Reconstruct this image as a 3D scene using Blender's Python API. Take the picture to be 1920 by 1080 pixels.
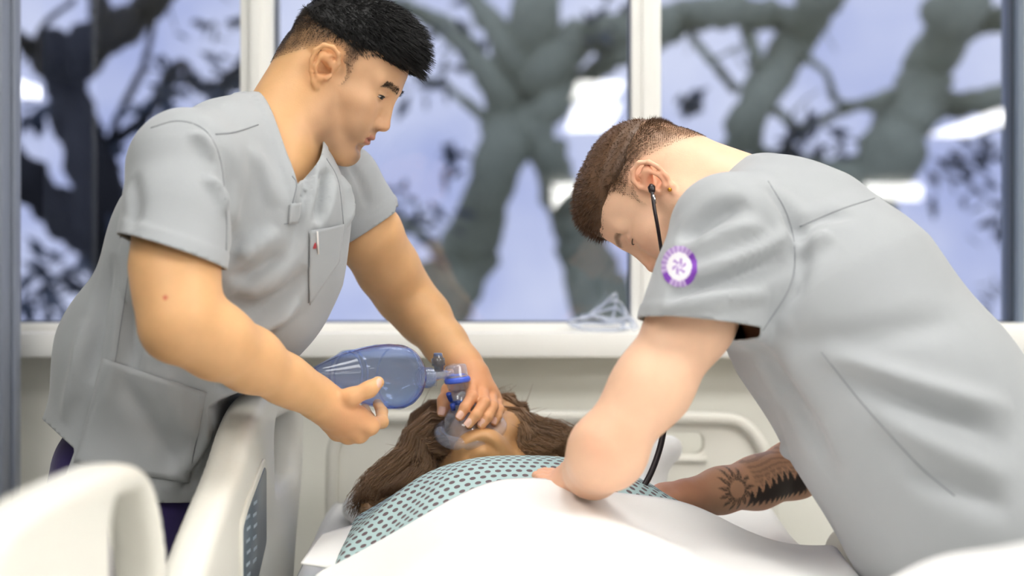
import bpy, bmesh, math, random
import numpy as np
from mathutils import Vector, Matrix
from mathutils.bvhtree import BVHTree

for o in list(bpy.data.objects):
    bpy.data.objects.remove(o, do_unlink=True)
scene = bpy.context.scene
COL = scene.collection
rng = np.random.default_rng(7)
random.seed(7)

# ------------------------------------------------------------------ camera
CAM = np.array([0.0, 0.0, 1.25])
FPX = 2667.0                                   # focal length for a 1920 px wide frame
cam_data = bpy.data.cameras.new('camera')
cam_data.sensor_width = 36.0
cam_data.lens = FPX * 36.0 / 1920.0
cam_data.clip_start = 0.05
cam_data.clip_end = 200
cam_data.dof.use_dof = True
cam_data.dof.focus_distance = 2.17
cam_data.dof.aperture_fstop = 1.8
cam = bpy.data.objects.new('camera', cam_data)
cam.location = CAM
cam.rotation_euler = (math.radians(90), 0, 0)
COL.objects.link(cam)
scene.camera = cam

def P(px, py, Y):
    """world point seen at a photo pixel at distance Y from the camera"""
    return np.array([(px - 960.0) / FPX * Y, Y, 1.25 - (py - 540.0) / FPX * Y])

# ------------------------------------------------------------------ world: flat dusk sky with soft cloud
world = bpy.data.worlds.new('dusk_sky')
scene.world = world
world.use_nodes = True
wt = world.node_tree
wt.nodes.clear()
w_out = wt.nodes.new('ShaderNodeOutputWorld')
w_bg = wt.nodes.new('ShaderNodeBackground')
w_tc = wt.nodes.new('ShaderNodeTexCoord')
w_no = wt.nodes.new('ShaderNodeTexNoise')
w_no.inputs['Scale'].default_value = 9.0
w_no.inputs['Detail'].default_value = 3.0
w_cr = wt.nodes.new('ShaderNodeValToRGB')
w_cr.color_ramp.elements[0].position = 0.35
w_cr.color_ramp.elements[0].color = (0.44, 0.49, 0.80, 1)
w_cr.color_ramp.elements[1].position = 0.65
w_cr.color_ramp.elements[1].color = (0.70, 0.73, 0.95, 1)
w_bg.inputs['Strength'].default_value = 1.12
wt.links.new(w_tc.outputs['Generated'], w_no.inputs['Vector'])
wt.links.new(w_no.outputs['Fac'], w_cr.inputs['Fac'])
wt.links.new(w_cr.outputs['Color'], w_bg.inputs['Color'])
wt.links.new(w_bg.outputs['Background'], w_out.inputs['Surface'])

scene.cycles.transparent_max_bounces = 40
vs = scene.view_settings
scene.display_settings.display_device = 'sRGB'
vs.view_transform = 'Standard'
vs.look = 'None'
vs.exposure = 0.2
vs.gamma = 1.0
vs.use_curve_mapping = False
PANEL_STRENGTH = 10.2          # ceiling light panels (built with the room below)

# ------------------------------------------------------------------ materials
MATS = {}
def lin(r, g, b):
    f = lambda c: (c / 255.0) / 12.92 if c <= 10.3 else (((c / 255.0) + 0.055) / 1.055) ** 2.4
    return (f(r), f(g), f(b), 1.0)

def mat(name, col, rough=0.5, metal=0.0, noise=0.0, nscale=40.0, bump=0.0, bscale=200.0,
        spec=0.5, sss=0.0, sheen=0.0, attr=None, emit=None, emit_s=0.0, coat=0.0):
    if name in MATS:
        return MATS[name]
    m = bpy.data.materials.new(name)
    m.use_nodes = True
    nt = m.node_tree
    b = nt.nodes['Principled BSDF']
    b.inputs['Base Color'].default_value = col
    b.inputs['Roughness'].default_value = rough
    b.inputs['Metallic'].default_value = metal
    b.inputs['Specular IOR Level'].default_value = spec
    b.inputs['Coat Weight'].default_value = coat
    if sss:
        b.inputs['Subsurface Weight'].default_value = sss
        b.inputs['Subsurface Radius'].default_value = (0.012, 0.005, 0.003)
        b.inputs['Subsurface Scale'].default_value = 0.6
    if sheen:
        b.inputs['Sheen Weight'].default_value = sheen
        b.inputs['Sheen Roughness'].default_value = 0.5
    if emit:
        b.inputs['Emission Color'].default_value = emit
        b.inputs['Emission Strength'].default_value = emit_s
    tc = nt.nodes.new('ShaderNodeTexCoord')
    src = None
    if attr:
        a = nt.nodes.new('ShaderNodeAttribute')
        a.attribute_name = attr
        src = a.outputs['Color']
    if noise:
        n = nt.nodes.new('ShaderNodeTexNoise')
        n.inputs['Scale'].default_value = nscale
        n.inputs['Detail'].default_value = 4
        nt.links.new(tc.outputs['Object'], n.inputs['Vector'])
        mr = nt.nodes.new('ShaderNodeMapRange')
        mr.inputs['To Min'].default_value = 1.0 - noise
        mr.inputs['To Max'].default_value = 1.0 + noise
        nt.links.new(n.outputs['Fac'], mr.inputs['Value'])
        mx = nt.nodes.new('ShaderNodeVectorMath')
        mx.operation = 'SCALE'
        if src is None:
            mx.inputs[0].default_value = col[:3]
        else:
            nt.links.new(src, mx.inputs[0])
        nt.links.new(mr.outputs['Result'], mx.inputs['Scale'])
        src = mx.outputs['Vector']
    if src is not None:
        nt.links.new(src, b.inputs['Base Color'])
    if bump:
        n2 = nt.nodes.new('ShaderNodeTexNoise')
        n2.inputs['Scale'].default_value = bscale
        n2.inputs['Detail'].default_value = 3
        nt.links.new(tc.outputs['Object'], n2.inputs['Vector'])
        bp = nt.nodes.new('ShaderNodeBump')
        bp.inputs['Strength'].default_value = bump
        bp.inputs['Distance'].default_value = 0.002
        nt.links.new(n2.outputs['Fac'], bp.inputs['Height'])
        nt.links.new(bp.outputs['Normal'], b.inputs['Normal'])
    MATS[name] = m
    return m

def clear_mat(name, tint, rough=0.03, ior=1.45, absorb=None, density=0.0, gloss=1.0, haze=0.0):
    """thin clear plastic or glass: transparent + fresnel gloss, optional absorbing body"""
    if name in MATS:
        return MATS[name]
    m = bpy.data.materials.new(name)
    m.use_nodes = True
    nt = m.node_tree
    nt.nodes.clear()
    out = nt.nodes.new('ShaderNodeOutputMaterial')
    tr = nt.nodes.new('ShaderNodeBsdfTransparent')
    tr.inputs['Color'].default_value = tint
    gl = nt.nodes.new('ShaderNodeBsdfGlossy')
    gl.inputs['Roughness'].default_value = rough
    fr = nt.nodes.new('ShaderNodeFresnel')
    fr.inputs['IOR'].default_value = ior
    ml = nt.nodes.new('ShaderNodeMath')
    ml.operation = 'MULTIPLY'
    ml.use_clamp = True
    ml.inputs[1].default_value = gloss
    geo = nt.nodes.new('ShaderNodeNewGeometry')          # only the side facing the air glints
    inv = nt.nodes.new('ShaderNodeMath'); inv.operation = 'SUBTRACT'; inv.inputs[0].default_value = 1.0
    nt.links.new(geo.outputs['Backfacing'], inv.inputs[1])
    gm = nt.nodes.new('ShaderNodeMath'); gm.operation = 'MULTIPLY'
    nt.links.new(fr.outputs['Fac'], gm.inputs[0]); nt.links.new(inv.outputs[0], gm.inputs[1])
    nt.links.new(gm.outputs[0], ml.inputs[0])
    mix = nt.nodes.new('ShaderNodeMixShader')
    nt.links.new(ml.outputs['Value'], mix.inputs['Fac'])
    base = tr.outputs['BSDF']
    if haze:
        df = nt.nodes.new('ShaderNodeBsdfDiffuse')
        df.inputs['Color'].default_value = (0.85, 0.88, 0.95, 1)
        mh = nt.nodes.new('ShaderNodeMixShader')
        mh.inputs['Fac'].default_value = haze
        nt.links.new(tr.outputs['BSDF'], mh.inputs[1])
        nt.links.new(df.outputs['BSDF'], mh.inputs[2])
        base = mh.outputs['Shader']
    nt.links.new(base, mix.inputs[1])
    nt.links.new(gl.outputs['BSDF'], mix.inputs[2])
    nt.links.new(mix.outputs['Shader'], out.inputs['Surface'])
    if absorb:
        va = nt.nodes.new('ShaderNodeVolumeAbsorption')
        va.inputs['Color'].default_value = absorb
        va.inputs['Density'].default_value = density
        nt.links.new(va.outputs['Volume'], out.inputs['Volume'])
    MATS[name] = m
    return m

# ------------------------------------------------------------------ object helpers
def tag(o, label=None, cat=None, group=None, kind=None):
    if label: o['label'] = label
    if cat: o['category'] = cat
    if group: o['group'] = group
    if kind: o['kind'] = kind
    return o

def empty(name, loc=(0, 0, 0)):
    o = bpy.data.objects.new(name, None)
    o.location = loc
    o.empty_display_size = 0.05
    COL.objects.link(o)
    return o

def link(o, parent=None):
    COL.objects.link(o)
    if parent is not None:
        o.parent = parent
        if parent.type == 'EMPTY':
            o.matrix_parent_inverse = Matrix.Translation(-parent.location)
    return o

def mesh_obj(name, V, F, m, parent=None, smooth=True, cols=None, uvs=None):
    me = bpy.data.meshes.new(name)
    V = np.asarray(V, dtype=np.float32)
    if isinstance(F, np.ndarray):
        n, k = F.shape
        me.vertices.add(len(V)); me.vertices.foreach_set('co', V.ravel())
        me.loops.add(n * k); me.loops.foreach_set('vertex_index', F.astype(np.int32).ravel())
        me.polygons.add(n)
        me.polygons.foreach_set('loop_start', np.arange(0, n * k, k, dtype=np.int32))
        me.update(calc_edges=True)
        me.validate()
    else:
        me.from_pydata([tuple(map(float, v)) for v in V], [], F)
        me.update()
    if smooth:
        me.polygons.foreach_set('use_smooth', np.ones(len(me.polygons), dtype=bool))
    if cols is not None:
        a = me.color_attributes.new('col', 'FLOAT_COLOR', 'POINT')
        c4 = np.ones((len(V), 4), dtype=np.float32)
        c4[:, :3] = cols
        a.data.foreach_set('color', c4.ravel())
    if uvs is not None:
        a = me.attributes.new('fabric', 'FLOAT_VECTOR', 'POINT')
        c3 = np.zeros((len(V), 3), dtype=np.float32)
        c3[:, :2] = uvs
        a.data.foreach_set('vector', c3.ravel())
    me.materials.append(m)
    o = bpy.data.objects.new(name, me)
    link(o, parent)
    return o

def bm_obj(name, bm, m, parent=None, smooth=False, auto=None):
    me = bpy.data.meshes.new(name)
    bm.normal_update()
    bm.to_mesh(me)
    bm.free()
    if smooth:
        me.polygons.foreach_set('use_smooth', np.ones(len(me.polygons), dtype=bool))
        if auto:
            try:
                me.set_sharp_from_angle(angle=math.radians(auto))
            except Exception:
                pass
    me.materials.append(m)
    o = bpy.data.objects.new(name, me)
    link(o, parent)
    return o

def box_bm(x0, x1, y0, y1, z0, z1, bev=0.0, seg=2):
    bm = bmesh.new()
    bmesh.ops.create_cube(bm, size=1.0)
    bmesh.ops.scale(bm, vec=(x1 - x0, y1 - y0, z1 - z0), verts=bm.verts)
    bmesh.ops.translate(bm, vec=((x0 + x1) / 2, (y0 + y1) / 2, (z0 + z1) / 2), verts=bm.verts)
    if bev:
        bmesh.ops.bevel(bm, geom=list(bm.edges), offset=bev, segments=seg, profile=0.5, affect='EDGES')
    return bm

def box(name, x0, x1, y0, y1, z0, z1, m, parent=None, bev=0.0, seg=2):
    return bm_obj(name, box_bm(x0, x1, y0, y1, z0, z1, bev, seg), m, parent, smooth=bool(bev), auto=40)

def catmull(pts, n):
    """resample a polyline (any columns) smoothly, n points"""
    p = np.asarray(pts, float)
    if len(p) == 2:
        t = np.linspace(0, 1, n)[:, None]
        return p[0] * (1 - t) + p[1] * t
    q = np.vstack([2 * p[0] - p[1], p, 2 * p[-1] - p[-2]])
    out = []
    for s in np.linspace(0, len(p) - 1 - 1e-9, n):
        i = int(s); f = s - i
        a, b, c, d = q[i], q[i + 1], q[i + 2], q[i + 3]
        out.append(0.5 * ((2 * b) + (-a + c) * f + (2 * a - 5 * b + 4 * c - d) * f * f + (-a + 3 * b - 3 * c + d) * f ** 3))
    return np.array(out)

def frames(pts):
    T = np.gradient(pts, axis=0)
    T /= np.linalg.norm(T, axis=1)[:, None] + 1e-12
    N = np.zeros_like(T)
    ref = np.array([0, 0, 1.0]) if abs(T[0][2]) < 0.9 else np.array([1.0, 0, 0])
    n = ref - T[0] * ref.dot(T[0]); n /= np.linalg.norm(n)
    for i in range(len(pts)):
        n = n - T[i] * n.dot(T[i]); n /= np.linalg.norm(n) + 1e-12
        N[i] = n
    return T, N, np.cross(T, N)

def tube_data(pts, rad, segs=10, cap=True, base=0):
    pts = np.asarray(pts, float)
    rad = np.broadcast_to(np.asarray(rad, float), (len(pts),))
    T, N, B = frames(pts)
    a = np.linspace(0, 2 * math.pi, segs, endpoint=False)
    V = (pts[:, None, :] + rad[:, None, None] * (np.cos(a)[None, :, None] * N[:, None, :] + np.sin(a)[None, :, None] * B[:, None, :])).reshape(-1, 3)
    F = []
    for i in range(len(pts) - 1):
        for j in range(segs):
            k = (j + 1) % segs
            F.append((base + i * segs + j, base + i * segs + k, base + (i + 1) * segs + k, base + (i + 1) * segs + j))
    if cap:
        F.append(tuple(base + j for j in range(segs))[::-1])
        F.append(tuple(base + (len(pts) - 1) * segs + j for j in range(segs)))
    return V, F

def tube(name, pts, rad, m, parent=None, segs=10, n=None):
    pts = np.asarray(pts, float)
    if n:
        r = np.broadcast_to(np.asarray(rad, float), (len(pts),))
        c = catmull(np.column_stack([pts, r]), n)
        pts, rad = c[:, :3], c[:, 3]
    V, F = tube_data(pts, rad, segs)
    return mesh_obj(name, V, F, m, parent)

def tubes(name, lists, m, parent=None, segs=6, n=None):
    Vs, Fs, base = [], [], 0
    for pts, rad in lists:
        pts = np.asarray(pts, float)
        if n:
            r = np.broadcast_to(np.asarray(rad, float), (len(pts),))
            c = catmull(np.column_stack([pts, r]), n)
            pts, rad = c[:, :3], c[:, 3]
        V, F = tube_data(pts, rad, segs, base=base)
        base += len(V); Vs.append(V); Fs += F
    return mesh_obj(name, np.vstack(Vs), Fs, m, parent)

def lathe(name, a, b, prof, m, parent=None, segs=32, shell=0.0, squash=None):
    """prof: list of (t along a-b, radius)"""
    a = np.asarray(a, float); b = np.asarray(b, float)
    u = (b - a); L = np.linalg.norm(u); u /= L
    ref = np.array([0, 0, 1.0]) if abs(u[2]) < 0.9 else np.array([1.0, 0, 0])
    n = ref - u * ref.dot(u); n /= np.linalg.norm(n)
    w = np.cross(u, n)
    ang = np.linspace(0, 2 * math.pi, segs, endpoint=False)
    V = []
    closed = False
    if shell:
        pr = np.array(prof, float)
        dt = np.gradient(pr[:, 0]) * L; dr = np.gradient(pr[:, 1])
        ln = np.hypot(dt, dr) + 1e-9
        inn = np.stack([pr[:, 0] + (dr / ln) * shell / L, np.maximum(pr[:, 1] - (dt / ln) * shell, 1e-4)], 1)
        prof = [tuple(q) for q in pr] + [tuple(q) for q in inn[::-1]]
        closed = True
    for t, r in prof:
        c = a + u * L * t
        for q in ang:
            V.append(c + r * (math.cos(q) * n + math.sin(q) * w))
    F = []
    k = len(prof)
    for i in range(k - 1):
        for j in range(segs):
            F.append((i * segs + j, i * segs + (j + 1) % segs, (i + 1) * segs + (j + 1) % segs, (i + 1) * segs + j))
    if closed:
        for j in range(segs):
            F.append(((k - 1) * segs + j, (k - 1) * segs + (j + 1) % segs, (j + 1) % segs, j))
    else:
        F.append(tuple(range(segs))[::-1]); F.append(tuple((k - 1) * segs + j for j in range(segs)))
    V = np.array(V)
    if squash is not None:
        V = squash(V)
    o = mesh_obj(name, V, F, m, parent)
    bm = bmesh.new(); bm.from_mesh(o.data)
    bmesh.ops.recalc_face_normals(bm, faces=bm.faces)
    bm.to_mesh(o.data); bm.free()
    return o

def plate(name, outline, holes, axis_fn, thick, m, parent=None, bev=0.008, seg=3, clampb=True):
    """a flat panel from a 2-D outline with holes, extruded by thick and rounded.
       axis_fn(u, v, w) -> world"""
    bm = bmesh.new()
    loops = [outline] + list(holes)
    edges = []
    for lp in loops:
        vs_ = [bm.verts.new((u, v, 0)) for u, v in lp]
        for i in range(len(vs_)):
            edges.append(bm.edges.new((vs_[i], vs_[(i + 1) % len(vs_)])))
    r = bmesh.ops.triangle_fill(bm, use_beauty=True, use_dissolve=True, edges=edges)
    faces = [g for g in r['geom'] if isinstance(g, bmesh.types.BMFace)]
    ex = bmesh.ops.extrude_face_region(bm, geom=faces)
    vup = [g for g in ex['geom'] if isinstance(g, bmesh.types.BMVert)]
    bmesh.ops.translate(bm, vec=(0, 0, thick), verts=vup)
    bmesh.ops.recalc_face_normals(bm, faces=bm.faces)
    sharp = [e for e in bm.edges if len(e.link_faces) == 2 and e.calc_face_angle(0) > 1.2
             and abs(e.verts[0].co.z - e.verts[1].co.z) < 1e-6]
    if bev:
        bmesh.ops.bevel(bm, geom=sharp, offset=bev, segments=seg, profile=0.5, affect='EDGES', clamp_overlap=clampb)
    for v in bm.verts:
        v.co = Vector(axis_fn(v.co.x, v.co.y, v.co.z))
    bmesh.ops.recalc_face_normals(bm, faces=bm.faces)
    return bm_obj(name, bm, m, parent, smooth=True, auto=50)

def rounded(pts, r, n=6):
    """round the corners of a closed 2-D polygon; r scalar or list"""
    pts = [np.array(p, float) for p in pts]
    out = []
    k = len(pts)
    for i in range(k):
        rr = r[i] if isinstance(r, (list, tuple)) else r
        p0, p1, p2 = pts[i - 1], pts[i], pts[(i + 1) % k]
        d0 = (p0 - p1); d2 = (p2 - p1)
        l0 = np.linalg.norm(d0); l2 = np.linalg.norm(d2)
        q = min(rr, l0 * 0.48, l2 * 0.48)
        a = p1 + d0 / l0 * q; b = p1 + d2 / l2 * q
        for t in np.linspace(0, 1, n):
            out.append(tuple((1 - t) ** 2 * a + 2 * t * (1 - t) * p1 + t * t * b))
    return out
# ------------------------------------------------------------------ organic modelling: smooth signed-distance solids
def unit(v):
    v = np.asarray(v, float)
    return v / (np.linalg.norm(v) + 1e-12)

class Solid:
    def __init__(self):
        self.prims = []          # (kind, params, k, op, centre, bound)
    def cone(self, a, b, r1, r2, k=0.02, op='u', v=None, sv=1.0, cut=None):
        a = np.asarray(a, float); b = np.asarray(b, float)
        c = (a + b) / 2
        bound = np.linalg.norm(b - a) / 2 + max(r1, r2) * max(sv, 1.0)
        if v is not None:
            v = unit(v)
        f4 = np.float32
        self.prims.append(('c', (a.astype(f4), (b - a).astype(f4), f4(np.dot(b - a, b - a) + 1e-12), f4(r1), f4(r2), None if v is None else v.astype(f4), f4(sv), None if cut is None else (np.asarray(cut[0], f4), np.asarray(cut[1], f4))), k, op, c, bound))
        return self
    def chain(self, pts, k=0.02, inner=None, op='u', v=None, sv=1.0, cut=None):
        """pts: list of (point, radius)"""
        for i in range(len(pts) - 1):
            self.cone(pts[i][0], pts[i + 1][0], pts[i][1], pts[i + 1][1], k if i == 0 or inner is None else inner, op, v, sv, cut)
        return self
    def ball(self, c, r, k=0.02, op='u'):
        return self.cone(c, np.asarray(c, float) + 1e-6, r, r, k, op)
    def ell(self, c, rad, R=None, k=0.02, op='u'):
        c = np.asarray(c, float)
        R = np.eye(3) if R is None else np.asarray(R, float)
        self.prims.append(('e', (c.astype(np.float32), np.asarray(rad, np.float32), R.astype(np.float32)), k, op, c, float(max(rad))))
        return self
    @staticmethod
    def _d(kind, prm, p):
        if kind == 'c':
            a, ab, l2, r1, r2, v, sv, cut = prm
            q = p - a
            t = np.clip((q @ ab) / l2, 0, 1)
            q -= t[:, None] * ab
            s = q[:, 0] * q[:, 0] + q[:, 1] * q[:, 1] + q[:, 2] * q[:, 2]
            if v is not None and sv != 1.0:
                qv = q @ v
                s = np.maximum(s - qv * qv * (1 - 1 / (sv * sv)), 0)
            d = np.sqrt(s) - (r1 + (r2 - r1) * t)
            return d if cut is None else np.maximum(d, (p - cut[0]) @ cut[1])
        c, rad, R = prm
        q = ((p - c) @ R) / rad
        k0 = np.sqrt(q[:, 0] * q[:, 0] + q[:, 1] * q[:, 1] + q[:, 2] * q[:, 2]) + np.float32(1e-6)
        q /= rad
        k1 = np.sqrt(q[:, 0] * q[:, 0] + q[:, 1] * q[:, 1] + q[:, 2] * q[:, 2]) + np.float32(1e-6)
        return k0 * (k0 - 1) / k1
    def eval(self, p, sel=None):
        p = np.asarray(p, np.float32)
        d = np.full(len(p), 10.0, np.float32)
        for i in (range(len(self.prims)) if sel is None else sel):
            kind, prm, k, op, c, bd = self.prims[i]
            e = self._d(kind, prm, p)
            if op == 'u':
                if k > 0:
                    h = np.maximum(k - np.abs(d - e), 0) / k
                    d = np.minimum(d, e) - h * h * (k * 0.25)
                else:
                    d = np.minimum(d, e)
            else:
                e = -e
                if k > 0:
                    h = np.maximum(k - np.abs(d - e), 0) / k
                    d = np.maximum(d, e) + h * h * (k * 0.25)
                else:
                    d = np.maximum(d, e)
        return d
    def mesh(self, h, N=12, keep=None):
        cs = np.array([q[4] for q in self.prims if q[3] == 'u'])
        bs = np.array([q[5] for q in self.prims if q[3] == 'u'])
        lo = (cs - bs[:, None]).min(0) - 0.02
        hi = (cs + bs[:, None]).max(0) + 0.02
        B = h * N
        nb = np.ceil((hi - lo) / B).astype(int)
        gx, gy, gz = np.meshgrid(*[np.arange(n) for n in nb], indexing='ij')
        blocks = np.stack([gx, gy, gz], -1).reshape(-1, 3)
        cen = (lo + (blocks + 0.5) * B).astype(np.float32)
        d = self.eval(cen)
        R = B * 0.8661
        act = np.abs(d) < R * 1.25 + 0.008
        if keep is not None:
            act &= keep(cen, R)
        blocks, cen = blocks[act], cen[act]
        pc = np.array([q[4] for q in self.prims]); pb = np.array([q[5] for q in self.prims]); pk = np.array([q[2] for q in self.prims])
        g = np.arange(N + 1, dtype=np.float32) * h
        off = np.stack(np.meshgrid(g, g, g, indexing='ij'), -1).reshape(-1, 3)
        cells_id, cells_v = [], []
        quads = []
        big = nb * N + 4
        def gid(ijk):
            return (ijk[:, 0] * big[1] + ijk[:, 1]) * big[2] + ijk[:, 2]
        E = [((0,0,0),(1,0,0)),((0,1,0),(1,1,0)),((0,0,1),(1,0,1)),((0,1,1),(1,1,1)),
             ((0,0,0),(0,1,0)),((1,0,0),(1,1,0)),((0,0,1),(0,1,1)),((1,0,1),(1,1,1)),
             ((0,0,0),(0,0,1)),((1,0,0),(1,0,1)),((0,1,0),(0,1,1)),((1,1,0),(1,1,1))]
        for b, c in zip(blocks, cen):
            dist = np.linalg.norm(pc - c, axis=1) - pb
            sel = np.nonzero(dist < R + np.maximum(pk, 0.02) + 0.01)[0]
            if len(sel) == 0:
                continue
            o = lo + b * B
            D = self.eval(off + o.astype(np.float32), sel).reshape(N + 1, N + 1, N + 1)
            S = D < 0
            if S.all() or not S.any():
                continue
            cnt = np.zeros((N, N, N), np.int8); pos = np.zeros((N, N, N, 3), np.float32)
            sx = lambda q: slice(q, N + q)
            for p0, p1 in E:
                A = D[sx(p0[0]), sx(p0[1]), sx(p0[2])]; C = D[sx(p1[0]), sx(p1[1]), sx(p1[2])]
                cr = (A < 0) != (C < 0)
                if not cr.any():
                    continue
                t = np.where(cr, A / np.where(cr, A - C, 1), 0)
                cnt += cr
                for ax in range(3):
                    pos[..., ax] += np.where(cr, p0[ax] + t * (p1[ax] - p0[ax]), 0)
            idx = np.argwhere(cnt > 0)
            pv = pos[idx[:, 0], idx[:, 1], idx[:, 2]] / cnt[idx[:, 0], idx[:, 1], idx[:, 2]][:, None]
            cells_id.append(gid(idx + b * N + 1))
            W = (o + (idx + pv) * h).astype(np.float32)
            nw = len(W); e = np.float32(h * 0.3)
            for _ in range(2):                       # pull the vertices onto the exact surface
                Q4 = np.concatenate([W, W + np.array((e, 0, 0), np.float32), W + np.array((0, e, 0), np.float32), W + np.array((0, 0, e), np.float32)])
                d4 = self.eval(Q4, sel).reshape(4, nw)
                Gd = ((d4[1:] - d4[0]) / e).T
                W = W - Gd * np.clip(d4[0] / ((Gd * Gd).sum(1) + 1e-6), -h * 0.7, h * 0.7)[:, None]
            cells_v.append(W)
            for ax in range(3):
                sl0 = [slice(0, N)] * 3; sl1 = [slice(0, N)] * 3
                sl1[ax] = slice(1, N + 1)
                A = S[tuple(sl0)]; C = S[tuple(sl1)]
                e = np.argwhere(A != C)
                if len(e) == 0:
                    continue
                sg = A[e[:, 0], e[:, 1], e[:, 2]]
                ge = e + b * N + 1
                u, w = [(1, 2), (2, 0), (0, 1)][ax]
                du = np.zeros(3, int); du[u] = 1
                dw = np.zeros(3, int); dw[w] = 1
                q = np.stack([gid(ge - du - dw), gid(ge - dw), gid(ge), gid(ge - du)], 1)
                q[~sg] = q[~sg][:, ::-1]
                quads.append(q)
        ids = np.concatenate(cells_id); V = np.concatenate(cells_v)
        Q = np.concatenate(quads)
        order = np.argsort(ids); ids = ids[order]; V = V[order]
        k = np.searchsorted(ids, Q); k = np.clip(k, 0, len(ids) - 1)
        ok = (ids[k] == Q).all(1)
        F = k[ok]
        return V.astype(np.float64), F

class Panel(Solid):
    """a flat moulded panel with soft edges: 2-D outline with holes in (y, z), thickness along x"""
    def __init__(self, outline, holes, x0, th, r):
        super().__init__()
        self.out = np.array(outline, np.float32); self.holes = [np.array(h_, np.float32) for h_ in holes]
        self.xc = np.float32(x0 + th / 2); self.th = np.float32(th / 2); self.r = np.float32(r)
        lo, hi = self.out.min(0), self.out.max(0)
        c = np.array([self.xc, (lo[0] + hi[0]) / 2, (lo[1] + hi[1]) / 2])
        self.prims.append(('p', None, 0.0, 'u', c, float(np.linalg.norm(hi - lo) / 2)))
    @staticmethod
    def poly(p, v):
        d = np.full(len(p), 1e9, np.float32); s = np.ones(len(p), np.float32)
        j = len(v) - 1
        for i in range(len(v)):
            e = v[j] - v[i]; w = p - v[i]
            t = np.clip((w @ e) / (e @ e + 1e-12), 0, 1)
            b = w - t[:, None] * e
            d = np.minimum(d, b[:, 0] ** 2 + b[:, 1] ** 2)
            c1 = p[:, 1] >= v[i][1]; c2 = p[:, 1] < v[j][1]; c3 = e[0] * w[:, 1] > e[1] * w[:, 0]
            f = (c1 & c2 & c3) | (~c1 & ~c2 & ~c3)
            s = np.where(f, -s, s)
            j = i
        return s * np.sqrt(d)
    def eval(self, p, sel=None):
        p = np.asarray(p, np.float32)
        q = p[:, 1:3]
        d = self.poly(q, self.out)
        for h_ in self.holes:
            d = np.maximum(d, -self.poly(q, h_))
        a = d + self.r; b = np.abs(p[:, 0] - self.xc) - self.th + self.r
        return np.minimum(np.maximum(a, b), 0) + np.sqrt(np.maximum(a, 0) ** 2 + np.maximum(b, 0) ** 2) - self.r

def vnormals(V, F):
    if F.shape[1] == 4:
        n = np.cross(V[F[:, 2]] - V[F[:, 0]], V[F[:, 3]] - V[F[:, 1]])
    else:
        n = np.cross(V[F[:, 1]] - V[F[:, 0]], V[F[:, 2]] - V[F[:, 0]])
    N = np.zeros_like(V)
    for j in range(F.shape[1]):
        for c in range(3):
            N[:, c] += np.bincount(F[:, j], weights=n[:, c], minlength=len(V))
    return N / (np.linalg.norm(N, axis=1)[:, None] + 1e-12)

def tri(F):
    if F.shape[1] == 3:
        return F
    return np.vstack([F[:, [0, 1, 2]], F[:, [0, 2, 3]]])

def clip(V, F, g, attrs=None):
    """keep the part of a triangle mesh where g <= 0; cut edges exactly"""
    s = g > 0
    n = s[F].sum(1)
    keep = F[n == 0]
    newV = [V]; base = len(V)
    cache = {}
    extra = []
    tris = [keep]
    gg = [g]
    def cut(i, j):
        nonlocal base
        key = (i, j) if i < j else (j, i)
        if key in cache:
            return cache[key]
        t = g[i] / (g[i] - g[j])
        newV.append((V[i] + (V[j] - V[i]) * t)[None])
        cache[key] = base; base += 1
        return base - 1
    for f in F[(n == 1) | (n == 2)]:
        f = [int(q) for q in f]
        if s[f].sum() == 1:
            r = int(np.nonzero(s[f])[0][0]); a, b, c = f[r], f[(r + 1) % 3], f[(r + 2) % 3]
            ab, ac = cut(a, b), cut(a, c)
            extra += [(ab, b, c), (ab, c, ac)]
        else:
            r = int(np.nonzero(~s[f])[0][0]); a, b, c = f[r], f[(r + 1) % 3], f[(r + 2) % 3]
            ab, ac = cut(a, b), cut(a, c)
            extra.append((a, ab, ac))
    V2 = np.vstack(newV)
    F2 = np.vstack([keep, np.array(extra, int).reshape(-1, 3)])
    used = np.unique(F2)
    m = np.full(len(V2), -1); m[used] = np.arange(len(used))
    return V2[used], m[F2]

def seg_dist(Vp, line):
    """distance to a polyline and the 0..1 position along it"""
    best = np.full(len(Vp), 9.0); pos = np.zeros(len(Vp))
    L = np.concatenate([[0], np.cumsum(np.linalg.norm(np.diff(line, axis=0), axis=1))])
    for i in range(len(line) - 1):
        a, ab = line[i], line[i + 1] - line[i]
        t = np.clip(((Vp - a) @ ab) / (ab @ ab + 1e-12), 0, 1)
        d = np.linalg.norm(Vp - a - t[:, None] * ab, axis=1)
        m = d < best
        best[m] = d[m]; pos[m] = (L[i] + t[m] * (L[i + 1] - L[i])) / (L[-1] + 1e-12)
    return best, pos

class Surf:
    """ray helper on a finished mesh: where the camera's line through a photo pixel meets it"""
    def __init__(self, V, F):
        self.t = BVHTree.FromPolygons(V.tolist(), F.tolist())
    def hit(self, px, py):
        d = unit(P(px, py, 1.0) - CAM)
        r = self.t.ray_cast(Vector(CAM), Vector(d))
        return (None, None) if r[0] is None else (np.array(r[0]), np.array(r[1]))
    def line(self, pts, n=14):
        out = []
        for q in catmull(np.array(pts, float), n):
            h, nn = self.hit(*q)
            if h is not None:
                if nn @ (h - CAM) > 0:
                    nn = -nn
                out.append((h, nn))
        if len(out) < 2:
            return None, None
        return np.array([o[0] for o in out]), np.array([o[1] for o in out])
    def near(self, p):
        r = self.t.find_nearest(Vector(p))
        return np.array(r[0]), np.array(r[1])

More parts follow.
